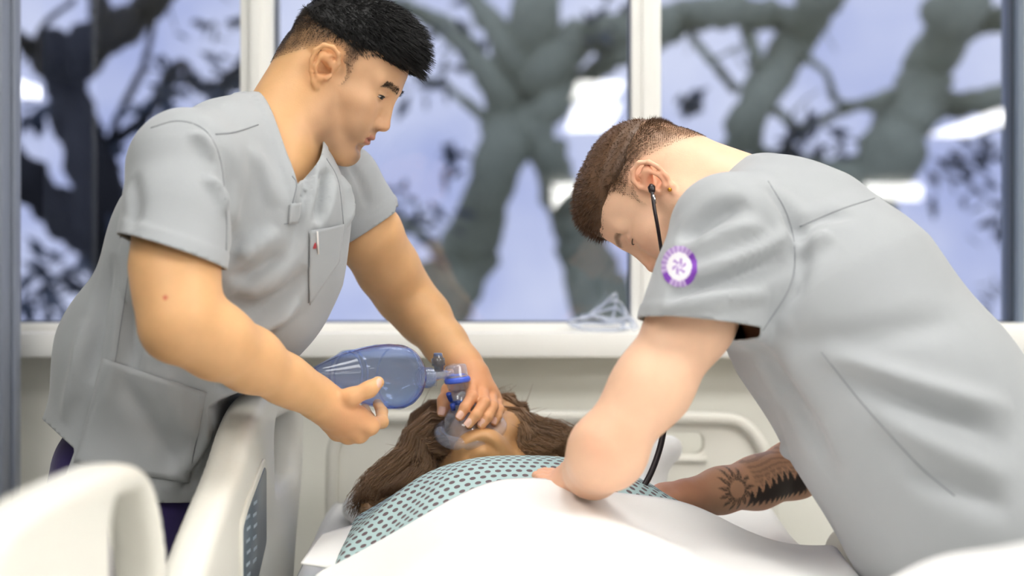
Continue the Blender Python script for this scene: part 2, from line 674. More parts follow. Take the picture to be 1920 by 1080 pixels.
def folds(V, F, specs):
    """press cloth folds into a surface: specs of (pixel polyline, width m, height m)"""
    S = Surf(V, F)
    N = vnormals(V, F)
    D = np.zeros(len(V))
    for pts, w, a in specs:
        L, _ = S.line(pts)
        if L is None:
            continue
        lo, hi = L.min(0) - 4 * w, L.max(0) + 4 * w
        m = ((V > lo) & (V < hi)).all(1)
        if not m.any():
            continue
        d, t = seg_dist(V[m], L)
        taper = np.clip(np.minimum(t, 1 - t) * 4, 0, 1) ** 0.7
        taper = np.maximum(taper, 0)
        D[m] += 2.4 * a * taper * (np.exp(-(d / w) ** 2) - 0.35 * np.exp(-(d / (2.3 * w)) ** 2))
    return V + N * D[:, None]

def noise3(p, seed=0, n=10, f0=8.0, f1=30.0):
    r = np.random.default_rng(seed)
    out = np.zeros(len(p))
    for _ in range(n):
        k = unit(r.normal(size=3)) * r.uniform(f0, f1)
        out += np.sin(p @ k + r.uniform(0, 6.28))
    return out / math.sqrt(n)

def smooth(e0, e1, x):
    t = np.clip((x - e0) / (e1 - e0), 0, 1)
    return t * t * (3 - 2 * t)
# ------------------------------------------------------------------ the room
M_wall = mat('wall_paint', lin(242, 240, 231), 0.6, noise=0.02, nscale=3, bump=0.05, bscale=300)
M_trimw = mat('window_frame_white', lin(252, 250, 245), 0.35)
M_ceil = mat('ceiling_tile', lin(225, 225, 220), 0.8, noise=0.03, nscale=60)
M_floor = mat('vinyl_floor', lin(150, 150, 146), 0.35, noise=0.05, nscale=8)
M_gask = mat('window_gasket', lin(70, 78, 92), 0.4)
M_post = mat('grey_post_metal', lin(138, 144, 158), 0.45, noise=0.02)
M_panel = mat('light_diffuser', (1, 1, 1, 1), 0.5, emit=(1.0, 0.985, 0.95, 1), emit_s=PANEL_STRENGTH)
M_glass = clear_mat('window_glass', (0.90, 0.92, 0.93, 1), rough=0.012, ior=1.52, gloss=4.0)
M_dark = mat('dark_reflection_screen', lin(26, 30, 40), 0.8)

RX0, RX1, RY0, RY1, CZ = -5.0, 7.0, -14.0, 3.0, 2.75
tag(box('floor', RX0, RX1, RY0, RY1 + 0.3, -0.1, 0.0, M_floor), 'grey vinyl floor', 'floor', kind='structure')
tag(box('ceiling', RX0, RX1, RY0, RY1 + 0.3, CZ, CZ + 0.1, M_ceil), 'white tiled ceiling', 'ceiling', kind='structure')
tag(box('wall_left', RX0 - 0.1, RX0, RY0, RY1 + 0.3, 0, CZ, M_wall), 'pale side wall', 'wall', kind='structure')
tag(box('wall_right', RX1, RX1 + 0.1, RY0, RY1 + 0.3, 0, CZ, M_wall), 'pale side wall', 'wall', kind='structure')
tag(box('wall_rear', RX0, RX1, RY0 - 0.1, RY0, 0, CZ, M_wall), 'pale wall at the far end behind the camera', 'wall', kind='structure')

ZS, ZT = 1.176, 2.42            # window opening
WX = [(-1.20, -0.571), (-0.504, 0.251), (0.313, 1.062)]
wall = empty('wall_back', (0, RY1, 0))
tag(wall, 'cream painted wall under and around the windows', 'wall', kind='structure')
box('wall_panel', RX0, RX1, RY1, RY1 + 0.12, 0, 1.11, M_wall, wall)
box('wall_panel', RX0, RX1, RY1, RY1 + 0.12, ZT, CZ, M_wall, wall)
box('wall_panel', RX0, WX[0][0], RY1, RY1 + 0.12, 1.11, ZT, M_wall, wall)
box('wall_panel', WX[2][1] + 0.07, RX1, RY1, RY1 + 0.12, 1.11, ZT, M_wall, wall)
tag(box('trim_1', -1.25, 1.5, 2.90, RY1 + 0.10, 1.1085, 1.1585, M_trimw, bev=0.003), 'white window sill ledge', 'sill', kind='structure')
tag(box('trim_2', -1.25, 1.5, 2.985, RY1 + 0.08, 1.158, 1.1765, M_trimw, bev=0.003), 'white bottom rail of the windows', 'window rail', kind='structure')
for i, (a, b) in enumerate(WX):
    w = empty('window_%d' % (i + 1), ((a + b) / 2, RY1 + 0.05, ZS))
    tag(w, ['left window with dusky tree beyond', 'middle window between the two white mullions', 'right window with lights mirrored in it'][i], 'window', kind='structure')
    x1 = WX[i + 1][0] if i < 2 else b + 0.07
    # mullion on the right of each light, stepped
    if i < 2:
        box('mullion', b, x1, 2.985, RY1 + 0.10, ZS - 0.002, ZT, M_trimw, w, bev=0.003)
        box('mullion_bead', b + 0.021, x1 - 0.021, 2.975, 2.986, ZS - 0.002, ZT, M_trimw, w, bev=0.003)
    else:
        box('jamb', b + 0.017, x1, 2.985, RY1 + 0.10, ZS - 0.002, ZT, M_trimw, w, bev=0.003)
        box('jamb_liner', b + 0.004, b + 0.0175, 2.992, RY1 + 0.10, ZS - 0.002, ZT, mat('jamb_liner_grey', lin(128, 140, 158), 0.4), w)
    box('gasket', b - 0.004, b + 0.004, 3.02, 3.05, ZS, ZT, M_gask, w)
    box('gasket', a - 0.004, a + 0.003, 3.02, 3.05, ZS, ZT, M_gask, w)
    box('gasket', a, b, 3.02, 3.05, ZS, ZS + 0.004, M_gask, w)
    box('pane', a, b, 3.034, 3.040, ZS, ZT, M_glass, w)
box('jamb', -1.27, -1.2, 2.985, 3.1, ZS, ZT, M_trimw, bpy.data.objects['window_1'], bev=0.003)

post = empty('trim_3', (-1.02, 2.75, 0))
tag(post, 'blue-grey vertical post at the left edge of the windows', 'post', kind='structure')
box('post_body', -1.08, -0.974, 2.72, 2.80, 0.0, CZ, M_post, post, bev=0.006)
box('post_lip', -0.9745, -0.966, 2.765, 2.80, 0.0, CZ, M_post, post, bev=0.003)

tag(box('added_reflection_screen', -4.6, -1.45, -2.06, -2.0, 0.02, 2.3, M_dark), 'added dark screen behind the camera that darkens the left window reflection', 'added screen')  # unseen screen, added so the left panes mirror something dark

# ceiling light panels: over the bed, mirrored in the glass, and added fill
def panel(x, y, sx=1.2, sy=0.6, label=''):
    t = empty('ceiling_light', (x, y, CZ))
    tag(t, label, 'ceiling light', 'recessed ceiling light panels')
    box('diffuser', x - sx / 2, x + sx / 2, y - sy / 2, y + sy / 2, CZ - 0.012, CZ - 0.002, M_panel, t)
    for (a, b, c, d) in ((-sx/2-.02, sx/2+.02, -sy/2-.02, -sy/2), (-sx/2-.02, sx/2+.02, sy/2, sy/2+.02),
                         (-sx/2-.02, -sx/2, -sy/2, sy/2), (sx/2, sx/2+.02, -sy/2, sy/2)):
        box('frame', x + a, x + b, y + c, y + d, CZ - 0.016, CZ, M_trimw, t)
panel(-0.9, 1.0, 0.9, 0.6, label='ceiling light panel above and left of the bed')
panel(1.3, 1.0, label='ceiling light panel above and right of the bed')
panel(0.2, 2.05, 0.6, 0.6, label='added fill panel over the pillow beside the windows')  # added to brighten the heads, hands and sheet
panel(3.2, 1.0, label='added fill panel far to the right of the bed')  # added side fill for the frames and wall
panel(3.2, -0.6, label='added fill panel behind the camera at the far right')  # added fill from the front right
panel(-0.9, -0.7, label='ceiling light panel behind the camera on the left')
panel(1.3, -0.7, label='ceiling light panel behind the camera on the right')
panel(4.3, -2.6, 1.2, 1.2, 'large added fill panel behind the camera on the right')  # added frontal fill, kept outside the mirrored view
panel(4.7, -4.4, 1.2, 1.2, 'large added fill panel deeper in the room on the right')  # second added frontal fill for the wall under the sill
panel(0.64, -4.65, 0.34, 1.0, 'narrow ceiling light mirrored high in the middle window')
panel(0.70, -6.40, 0.38, 1.9, 'longer ceiling light mirrored just below the narrow one')
panel(4.25, -6.8, 0.4, 2.0, 'ceiling light mirrored near the right jamb of the right window')
panel(-3.66, -4.5, 0.3, 1.0, 'ceiling light mirrored at the left edge of the left window')
def wall_light(x0, x1, z0, z1, label):
    t = empty('wall_light', ((x0 + x1) / 2, RY0, z0)); tag(t, label, 'wall light', 'lit boxes on the far wall')
    box('diffuser', x0, x1, RY0 + 0.06, RY0 + 0.07, z0, z1, M_panel, t)
    box('housing', x0 - .02, x1 + .02, RY0, RY0 + 0.06, z0 - .02, z1 + .02, M_trimw, t, bev=0.01)
wall_light(0.58, 1.02, 2.39, 2.70, 'lit box on the far wall mirrored low in the middle window')
wall_light(4.95, 5.75, 2.50, 2.70, 'lit box on the far wall mirrored behind the bent man')

# ------------------------------------------------------------------ outside: trees in the dusk
M_bark = mat('tree_bark_veiled', lin(150, 157, 134), 0.9, noise=0.3, nscale=14, bump=0.6, bscale=30)  # bark lightened to stand in for the reflection veil on the glass
M_bark2 = mat('tree_bark_dark', lin(30, 31, 34), 0.9, noise=0.3, nscale=14, bump=0.6, bscale=30)
M_leaf = mat('dusk_leaves', lin(74, 84, 96), 0.8, noise=0.3, nscale=9)
def limb(pts, Y, r):
    """pts: (px, py, half width px) at distance Y"""
    c = catmull(np.array(pts, float), max(8, 5 * len(pts)))
    pos = np.array([P(q[0], q[1], Y + 0.25 * math.sin(i * 0.35 + q[0] * .01)) for i, q in enumerate(c)])
    pos += rng.normal(scale=0.012, size=pos.shape) * (c[:, 2:3] / 30)
    rad = np.maximum(c[:, 2], 1.5) / FPX * Y * (1 + 0.10 * rng.normal(size=len(c)))
    return pos, rad
def leaf_cluster(spots, Y, parent, density=1.0):
    Vs, Fs, b = [], [], 0
    for (px, py, rpx) in spots:
        c = P(px, py, Y); R = rpx / FPX * Y
        for _ in range(int(17 * density)):
            p = c + rng.normal(size=3) * R * np.array([.5, .4, .5])
            a = unit(rng.normal(size=3)); q = unit(np.cross(a, rng.normal(size=3)))
            s = rng.uniform(.05, .11)
            n_ = np.cross(a, q) * s * .12
            Vs += [p - a * s, p + q * s * .35 + n_, p + a * s, p - q * s * .35 + n_]
            Fs.append((b, b + 1, b + 2, b + 3)); b += 4
    o = mesh_obj('foliage', np.array(Vs), Fs, M_leaf, parent)
    o['kind'] = 'stuff'
def tree(name, label, Y, trunk, limbs, leaves, m, twigs=0):
    base = P(trunk[0][0], trunk[0][1], Y)
    t = empty(name, tuple(base)); tag(t, label, 'tree')
    pos, rad = limb(trunk, Y, 0)
    tube('trunk', pos, rad, m, t, segs=14)
    for l in limbs:
        pos, rad = limb(l, Y, 0)
        tube('branch', pos, rad, m, t, segs=9)
    tw = []
    for _ in range(twigs):
        l = limbs[rng.integers(len(limbs))]
        c = catmull(np.array(l, float), 20)[rng.integers(4, 20)]
        a = rng.uniform(0, 6.28); L = rng.uniform(40, 130)
        p = [c[:2], c[:2] + np.array([math.cos(a), math.sin(a)]) * L * .5 + rng.normal(size=2) * 9, c[:2] + np.array([math.cos(a + .3), math.sin(a + .3)]) * L]
        cc = catmull(np.array(p), 7)
        dy = rng.uniform(-.7, .7)
        tw.append((np.array([P(q[0], q[1], Y + dy * k / 6) for k, q in enumerate(cc)]), np.linspace(3.2, 1.0, 7) / FPX * Y))
    if tw:
        tubes('twigs', tw, m, t, segs=5)['kind'] = 'stuff'
    if leaves:
        leaf_cluster(leaves, Y - .2, t)
tree('gnarled_tree', 'dark gnarled tree forking outside the left window', 8.0,
     [(300, 1500, 80), (280, 900, 76), (255, 600, 66), (225, 480, 62), (200, 400, 55), (165, 290, 44), (140, 210, 40), (115, 135, 40), (100, 90, 34)],
     [[(205, 470, 50), (120, 400, 46), (50, 330, 42), (-40, 250, 34)],
      [(110, 130, 42), (160, 90, 38), (230, 50, 34), (290, 0, 30), (350, -60, 26)],
      [(110, 120, 30), (60, 90, 18), (20, 60, 12)],
      [(160, 120, 26), (190, 50, 24), (180, -40, 20)],
      [(200, 350, 9), (215, 240, 8), (270, 120, 7), (290, 30, 6)],
      [(160, 300, 16), (250, 240, 12), (300, 180, 14), (340, 120, 10), (365, 160, 12), (420, 160, 18), (470, 120, 18)],
      [(60, 90, 7), (90, 40, 6), (140, 0, 5)],
      [(240, 600, 12), (180, 560, 10), (110, 520, 8), (60, 560, 7)]],
     [(60, 570, 70), (140, 540, 60), (250, 420, 60), (300, 220, 50), (420, 60, 80), (440, 160, 50), (60, 220, 36), (330, 160, 40), (90, 500, 50), (200, 290, 40)],
     M_bark2, 9)
tree('broad_tree', 'broad grey tree with a leaning trunk outside the middle window', 9.5,
     [(700, 1500, 110), (760, 800, 84), (822, 590, 62), (870, 470, 54), (925, 320, 48), (962, 200, 46), (985, 100, 48), (1000, 40, 46), (1010, -60, 44)],
     [[(960, 210, 40), (905, 130, 26), (860, 70, 22), (800, 30, 18), (740, 5, 14)],
      [(980, 140, 36), (930, 60, 24), (880, -20, 20)],
      [(990, 150, 46), (1060, 90, 40), (1120, 60, 36), (1200, 50, 34), (1290, 30, 30)],
      [(1000, 230, 34), (1080, 160, 26), (1150, 110, 20), (1220, 80, 20)],
      [(940, 280, 20), (1010, 190, 14), (1060, 120, 10)],
      [(945, 250, 14), (870, 190, 9), (830, 160, 7), (770, 140, 6)],
      [(870, 520, 14), (800, 450, 10), (720, 400, 7), (640, 370, 4)],
      [(1150, 660, 70), (1110, 520, 52), (1065, 400, 40), (1030, 300, 34), (990, 210, 30)]],
     [(820, 150, 60), (850, 300, 30), (720, 40, 70), (860, 60, 70), (800, 430, 60), (700, 390, 60), (640, 370, 40), (1140, 60, 60), (760, 420, 60)],
     M_bark, 10)
tree('slanting_tree', 'grey tree with slanting crossed limbs outside the right window', 9.0,
     [(1480, 1500, 150), (1500, 800, 110), (1560, 560, 70), (1620, 380, 58), (1680, 250, 52), (1740, 130, 50), (1790, 20, 46), (1820, -60, 42)],
     [[(1440, 1200, 90), (1330, 760, 66), (1270, 540, 48), (1310, 390, 36), (1370, 290, 34), (1420, 190, 36), (1480, 90, 38), (1530, 10, 40), (1560, -60, 40)],
      [(1230, 60, 36), (1310, 25, 30), (1400, 20, 30), (1480, 40, 30)],
      [(1390, 30, 10), (1410, 80, 14), (1430, 150, 16)],
      [(1300, 28, 10), (1300, 70, 8), (1340, 120, 9), (1380, 170, 10)],
      [(1500, 100, 8), (1550, 140, 7), (1570, 190, 8), (1640, 200, 12)],
      [(1640, 350, 40), (1560, 330, 30), (1480, 320, 34), (1400, 300, 26)],
      [(1410, 205, 12), (1460, 210, 10), (1500, 240, 9), (1600, 200, 10), (1680, 170, 9)],
      [(1690, 240, 30), (1760, 200, 26), (1850, 190, 22), (1930, 150, 20)],
      [(1790, 60, 30), (1850, 40, 26), (1930, 30, 24)]],
     [(1500, 250, 30), (1560, 270, 40), (1480, 280, 30), (1820, 330, 70), (1860, 420, 80), (1800, 300, 60), (1860, 250, 60), (1300, 200, 24), (1880, 560, 80)],
     M_bark, 12)
tag(box('garden_ground', -20, 20, 3.4, 40, -3.2, -3.0, mat('dusk_lawn', lin(60, 66, 62), 0.9)), 'dim lawn outside below the windows', 'lawn', kind='structure')
# ------------------------------------------------------------------ the hospital bed
M_plast = mat('bed_plastic', lin(231, 228, 218), 0.35, noise=0.015, nscale=5)
M_plast2 = mat('bed_plastic_grey', lin(205, 204, 196), 0.4)
M_screen = mat('control_panel_grey', lin(96, 106, 116), 0.3, noise=0.05, nscale=60)
M_steel = mat('bed_frame_steel', lin(150, 152, 154), 0.4, metal=0.6)
M_rubber = mat('black_rubber', lin(28, 26, 28), 0.5)
bed = empty('hospital_bed', (0.07, 1.9, 0))
tag(bed, 'cream plastic hospital bed with rounded side rails and a curved headboard', 'bed')
BX0, BX1 = -0.36, 0.50
# headboard, standing against the wall
hb_out = rounded([(-0.365, 0.45), (0.525, 0.45), (0.525, 0.84), (0.46, 1.005), (-0.30, 1.005), (-0.365, 0.93)], [0.03, 0.03, .10, .12, .10, .06])
slotR = rounded([(0.16, 0.925), (0.375, 0.925), (0.375, 0.968), (0.16, 0.968)], 0.02)
slotL = rounded([(-0.22, 0.925), (-0.02, 0.925), (-0.02, 0.968), (-0.22, 0.968)], 0.02)
plate('headboard', hb_out, [slotR, slotL], lambda u, v, w: (u, 2.78 + w, v), 0.035, M_plast, bed, bev=0.010)
tube('headboard_rim', [(x, 2.775, z) for x, z in [(-0.352, 0.60), (-0.352, 0.86), (-0.345, 0.95), (-0.31, 0.992), (-0.2, 0.998), (0.1, 0.999), (0.38, 0.996), (0.45, 0.985), (0.492, 0.93), (0.508, 0.84), (0.510, 0.6)]],
     0.0125, M_plast, bed, segs=10, n=50)
tube('slot_lip', [(0.15 + 0.23 * t, 2.778, 0.915) for t in np.linspace(0, 1, 8)], 0.007, M_plast, bed)
# side rails: profile in (y, z), thickness along x
def rail(name, outline, holes, x0, th, bev=0.018):
    pn = Panel(outline, holes, x0, th, bev)
    V, F = pn.mesh(0.009)
    return mesh_obj(name, V, F, M_plast, bed)
head_prof = rounded([(1.58, 0.60), (1.66, 0.86), (1.76, 0.925), (1.86, 0.965), (1.97, 1.005), (2.07, 1.062), (2.17, 1.088), (2.50, 1.080), (2.575, 1.062), (2.572, 0.92), (2.49, 0.82), (2.40, 0.60)],
                    [0.02, .06, .05, .05, .05, .06, .05, .05, .03, .1, .06, .02])
head_slot = rounded([(2.27, 0.925), (2.50, 0.925), (2.515, 0.99), (2.49, 1.035), (2.26, 1.035)], [0.02, .02, .03, .02, .03])
low_slot = rounded([(1.86, 0.66), (2.12, 0.66), (2.12, 0.80), (1.90, 0.77)], 0.03)
r1 = rail('side_rail', head_prof, [head_slot, low_slot], -0.430, 0.055, 0.021)
foot_prof = rounded([(0.98, 0.60), (1.00, 0.98), (1.06, 1.068), (1.22, 1.078), (1.42, 1.078), (1.52, 1.055), (1.575, 0.97), (1.60, 0.86), (1.585, 0.60)],
                    [0.02, .10, .06, .06, .06, .06, .06, .06, .02])
foot_slot = rounded([(1.36, 0.84), (1.53, 0.80), (1.545, 0.93), (1.50, 1.04), (1.36, 1.045)], [0.03, .03, .04, .03, .03])
r2 = rail('side_rail', foot_prof, [foot_slot], -0.435, 0.056, 0.018)
# control keypad set in the near rail: bezel, screen, keys
def on_rail(u, v, w):
    return (-0.378 + w, u, v)
bez = plate('control_panel', rounded([(1.955, 0.800), (2.05, 0.797), (2.160, 0.86), (2.160, 0.985), (2.140, 0.995), (2.00, 0.950), (1.955, 0.925)], 0.012), [], lambda u, v, w: (-0.3765 + w, u, v), 0.005, M_plast, bed, bev=0.002, seg=2)
plate('keypad_screen', rounded([(1.967, 0.812), (2.046, 0.808), (2.148, 0.866), (2.148, 0.975), (2.135, 0.982), (2.006, 0.938), (1.967, 0.918)], 0.008), [], lambda u, v, w: (-0.3730 + w, u, v), 0.0025, M_screen, bez, bev=0.0006, seg=1)
M_key = mat('keypad_legend', lin(165, 178, 190), 0.4)
for i in range(7):
    for j in range(2):
        u = 1.996 + j * 0.052 + (i % 2) * 0.004; v = 0.83 + i * 0.0165 + j * 0.028
        if v > 0.93 + (u - 1.967) * 0.28:
            continue
        box('key', -0.3706, -0.3699, u - 0.013, u + 0.013, v - 0.0022, v + 0.0022, M_key, bez)
box('key', -0.3706, -0.3697, 1.979, 1.994, 0.826, 0.846, mat('keypad_white', lin(225, 225, 220), 0.4), bez)
tube('rail_groove', [on_rail(u, v, 0.001) for u, v in [(1.80, 0.83), (1.93, 0.79), (2.10, 0.755), (2.3, 0.75)]], 0.006, M_plast2, bed, n=20)
# lowered rail on the far side of the bed, and its arm
plate('side_rail', rounded([(1.66, 0.42), (1.72, 0.80), (1.84, 0.86), (2.30, 0.872), (2.42, 0.82), (2.46, 0.42)], [.03, .08, .08, .08, .08, .03]),
      [rounded([(1.9, 0.70), (2.26, 0.70), (2.26, 0.79), (1.9, 0.79)], 0.03)], lambda u, v, w: (0.525 + w, u, v), 0.045, M_plast, bed, bev=0.014, seg=3)
# deck, frame, lift columns, base, castors
box('deck', BX0 - 0.01, BX1 + 0.01, 0.72, 2.77, 0.575, 0.62, M_plast2, bed, bev=0.01)
box('frame_rail', BX0 + 0.04, BX0 + 0.10, 0.75, 2.75, 0.50, 0.575, M_steel, bed)
box('frame_rail', BX1 - 0.10, BX1 - 0.04, 0.75, 2.75, 0.50, 0.575, M_steel, bed)
for y in (1.05, 2.45):
    box('lift_column', 0.0, 0.14, y - 0.07, y + 0.07, 0.16, 0.52, M_steel, bed, bev=0.01)
box('base_frame', BX0 + 0.05, BX1 - 0.05, 0.80, 2.70, 0.12, 0.18, M_plast2, bed, bev=0.02)
for x in (BX0 + 0.08, BX1 - 0.08):
    for y in (0.86, 2.64):
        c = lathe('castor', (x - 0.02, y, 0.065), (x + 0.02, y, 0.065), [(0, .03), (0.05, .06), (0.5, .065), (0.95, .06), (1, .03)], M_rubber, bed, segs=20)
        box('castor_fork', x - 0.03, x + 0.03, y - 0.02, y + 0.02, 0.065, 0.13, M_steel, c)
for y in (1.30, 2.05):
    box('rail_arm', -0.42, -0.34, y - 0.03, y + 0.03, 0.54, 0.66, M_plast2, bed, bev=0.008)
box('rail_arm', 0.49, 0.545, 2.0, 2.06, 0.54, 0.66, M_plast2, bed, bev=0.008)
plate('footboard', rounded([(-0.36, 0.45), (0.50, 0.45), (0.50, 0.80), (-0.36, 0.80)], [.02, .02, .08, .08]), [], lambda u, v, w: (u, 0.70 + w, v), 0.035, M_plast, bed, bev=0.01)

M_matt = mat('mattress_cover', lin(186, 190, 192), 0.6)
def rise(y):
    return 0.11 * smooth(1.9, 2.7, y)
mt = box_bm(BX0 + 0.01, BX1 - 0.01, 0.75, 2.755, 0.622, 0.77, 0.03, 3)
bmesh.ops.subdivide_edges(mt, edges=[e for e in mt.edges if abs(e.verts[0].co.y - e.verts[1].co.y) > 0.5], cuts=14)
for v in mt.verts:
    if v.co.z > 0.70:
        v.co.z += float(rise(np.array([v.co.y]))[0]) * 0.6
tag(bm_obj('mattress', mt, M_matt, smooth=True, auto=40), 'grey covered mattress on the hospital bed under the white sheet', 'mattress')
# ------------------------------------------------------------------ heads and hands
def rot(fwd, up):
    """columns: forward, left, up"""
    f = unit(fwd); u = unit(np.asarray(up, float) - f * np.dot(f, up)); l = np.cross(u, f)
    return np.stack([f, l, u], 1)

class Head:
    def __init__(self, origin, fwd, up, s=1.0):
        self.o = np.asarray(origin, float); self.R = rot(fwd, up); self.s = s
    def w(self, *p):
        return self.o + self.R @ (np.array(p, float) * self.s)
    def loc(self, V):
        return (V - self.o) @ self.R / self.s

def add_head(S, H, jaw=1.0, nose=1.0, ears=True, lips=True, eyes=True, face=True):
    s = H.s; w = H.w; R = H.R
    E = lambda c, r, k=0.02, op='u', Rl=None: S.ell(w(*c), np.array(r) * s, R if Rl is None else R @ Rl, k * s, op)
    C = lambda a, b, r1, r2, k=0.015, op='u', v=None, sv=1.0: S.cone(w(*a), w(*b), r1 * s, r2 * s, k * s, op, None if v is None else R @ np.array(v, float), sv)
    E((-0.012, 0, 0.048), (0.096, 0.0745, 0.080), 0.0)
    E((0.030, 0, 0.046), (0.062, 0.064, 0.064), 0.03)
    E((-0.045, 0, 0.010), (0.056, 0.062, 0.060), 0.03)
    E((0.036, 0, -0.028), (0.056, 0.056, 0.070), 0.03)
    for y in (-1, 1):
        C((0.000, y * 0.056, -0.020), (0.006, y * 0.052, -0.072), 0.014, 0.017, 0.03)
        C((0.006, y * 0.052, -0.072), (0.066, y * 0.018, -0.101), 0.017, 0.0155, 0.025)
        E((0.056, y * 0.046, -0.014), (0.025, 0.018, 0.017), 0.025)                # cheekbone
        E((0.066, y * 0.032, -0.045), (0.020, 0.018, 0.026), 0.02)                # cheek
        C((0.083, y * 0.010, 0.029), (0.070, y * 0.046, 0.031), 0.0105, 0.0095, 0.016)   # brow ridge
    E((0.071, 0, -0.101), (0.017, 0.021 * jaw, 0.016), 0.02)                      # chin
    E((0.044, 0, -0.094), (0.040, 0.040, 0.023), 0.02)
    E((0.078, 0, -0.062), (0.014, 0.027, 0.022), 0.018)                           # muzzle
    if eyes:
        for y in (-1, 1):
            E((0.094, y * 0.033, 0.010), (0.015, 0.018, 0.0115), 0.010, 's')      # socket
            S.ball(w(0.0725, y * 0.032, 0.009), 0.0135 * s, 0.004 * s)            # eye with lid
            C((0.0855, y * 0.021, 0.0145), (0.0795, y * 0.0445, 0.0125), 0.0026, 0.0022, 0.005)  # upper lid fold
    if face:
        C((0.089, 0, 0.020), (0.1020 * nose, 0, -0.0285), 0.0062, 0.0092, 0.012)  # nose
        E((0.0990 * nose, 0, -0.0310), (0.0112, 0.0100, 0.0090), 0.008)
        for y in (-1, 1):
            E((0.0905, y * 0.0118, -0.0328), (0.0115, 0.0070, 0.0078), 0.006)       # wing
            E((0.0965, y * 0.0060, -0.0412), (0.005, 0.0032, 0.005), 0.003, 's')   # nostril
        C((0.087, 0, -0.042), (0.0890, 0, -0.050), 0.006, 0.006, 0.010)           # philtrum
    if lips:
        E((0.0885, 0, -0.0575), (0.0105, 0.0215, 0.0058), 0.006)
        E((0.0860, 0, -0.0690), (0.0100, 0.0195, 0.0068), 0.006)
        E((0.0975, 0, -0.0632), (0.0065, 0.024, 0.0013), 0.004, 's')
        E((0.0900, 0, -0.0815), (0.009, 0.020, 0.006), 0.012, 's')
    if ears:
        for y in (-1, 1):
            B = np.array([-0.006, y * 0.0715, 0.0])
            out = lambda x, z, d: (B[0] + x * 1.16, B[1] + y * d * 1.1, B[2] + z * 1.14)
            # auricle plate, helix rim, antihelix, tragus, lobe
            Rl = rot((math.cos(0.35), y * -math.sin(0.35) * -1, 0), (0, 0, 1)) if False else None
            C(out(0.002, 0.012, 0.002), out(-0.012, 0.016, 0.012), 0.010, 0.009, 0.006)
            C(out(0.000, -0.012, 0.002), out(-0.004, -0.014, 0.008), 0.008, 0.007, 0.006)
            hel = [(0.008, 0.004, 0.004), (0.010, 0.018, 0.007), (0.006, 0.028, 0.011), (-0.005, 0.033, 0.015), (-0.017, 0.029, 0.019),
                   (-0.023, 0.017, 0.020), (-0.022, 0.003, 0.018), (-0.016, -0.011, 0.014), (-0.008, -0.021, 0.010)]
            for i in range(len(hel) - 1):
                C(out(*hel[i]), out(*hel[i + 1]), 0.0036, 0.0036, 0.003)
            C(out(-0.006, -0.022, 0.009), out(-0.001, -0.027, 0.006), 0.0062, 0.0055, 0.004)
            ant = [(-0.003, 0.022, 0.012), (-0.013, 0.012, 0.017), (-0.013, -0.002, 0.0165), (-0.006, -0.012, 0.012)]
            for i in range(len(ant) - 1):
                C(out(*ant[i]), out(*ant[i + 1]), 0.0034, 0.0034, 0.003)
            E(out(-0.003, 0.000, 0.0145), (0.0075, 0.0075, 0.011), 0.003, 's')
            E(out(0.004, 0.002, 0.008), (0.004, 0.005, 0.004), 0.003, 's')
            C(out(0.0085, -0.004, 0.006), out(0.0065, -0.009, 0.008), 0.0042, 0.004, 0.004)

def head_colours(H, V, N, base, lip, redness=0.25):
    """skin colour over a body: lips, ears, nose and cheeks a little redder"""
    L = H.loc(V)
    col = np.tile(np.array(base[:3]), (len(V), 1))
    def mixin(c, m):
        m = np.clip(m, 0, 1)[:, None]
        return col * (1 - m) + np.array(c[:3]) * m
    x, y, z = L[:, 0], L[:, 1], L[:, 2]
    headm = smooth(-0.17, -0.12, z) * (np.abs(x) < 0.2) * (np.abs(y) < 0.13) * (z < 0.2)
    red = np.array(base[:3]) * np.array([1.0, 0.72, 0.66])
    m = np.exp(-(((np.abs(y) - 0.086) / 0.012) ** 2)) * np.exp(-((x + 0.014) / 0.03) ** 2) * np.exp(-((z - 0.006) / 0.035) ** 2)
    m = m + 0.7 * np.exp(-((x - 0.104) / 0.014) ** 2 - (y / 0.016) ** 2 - ((z + 0.030) / 0.014) ** 2)
    m = m + 0.35 * np.exp(-((x - 0.075) / 0.03) ** 2 - ((np.abs(y) - 0.045) / 0.02) ** 2 - ((z + 0.02) / 0.022) ** 2)
    col = mixin(red, m * headm * redness * 2.2)
    m = np.exp(-((np.abs(z + 0.0632) / 0.0095) ** 4)) * (np.abs(y) < 0.0225 - 1.0 * np.abs(z + 0.0632) * 0.6) * (x > 0.082)
    col = mixin(lip, m * 0.75 * headm)
    return L, col

def mixin(c, m):
    m = np.clip(m, 0, 1)[:, None]
    return col * (1 - m) + np.array(c[:3]) * m

def finger(S, pts, r0, r1, k=0.002):
    n = len(pts)
    rr = np.linspace(r0, r1, n)
    for i in range(n - 1):
        S.cone(pts[i], pts[i + 1], rr[i], rr[i + 1] * (1.0 if i < n - 2 else 0.96), k if i else 0.005)
        if 0 < i:
            S.ball(pts[i], rr[i] * 1.05, 0.002)

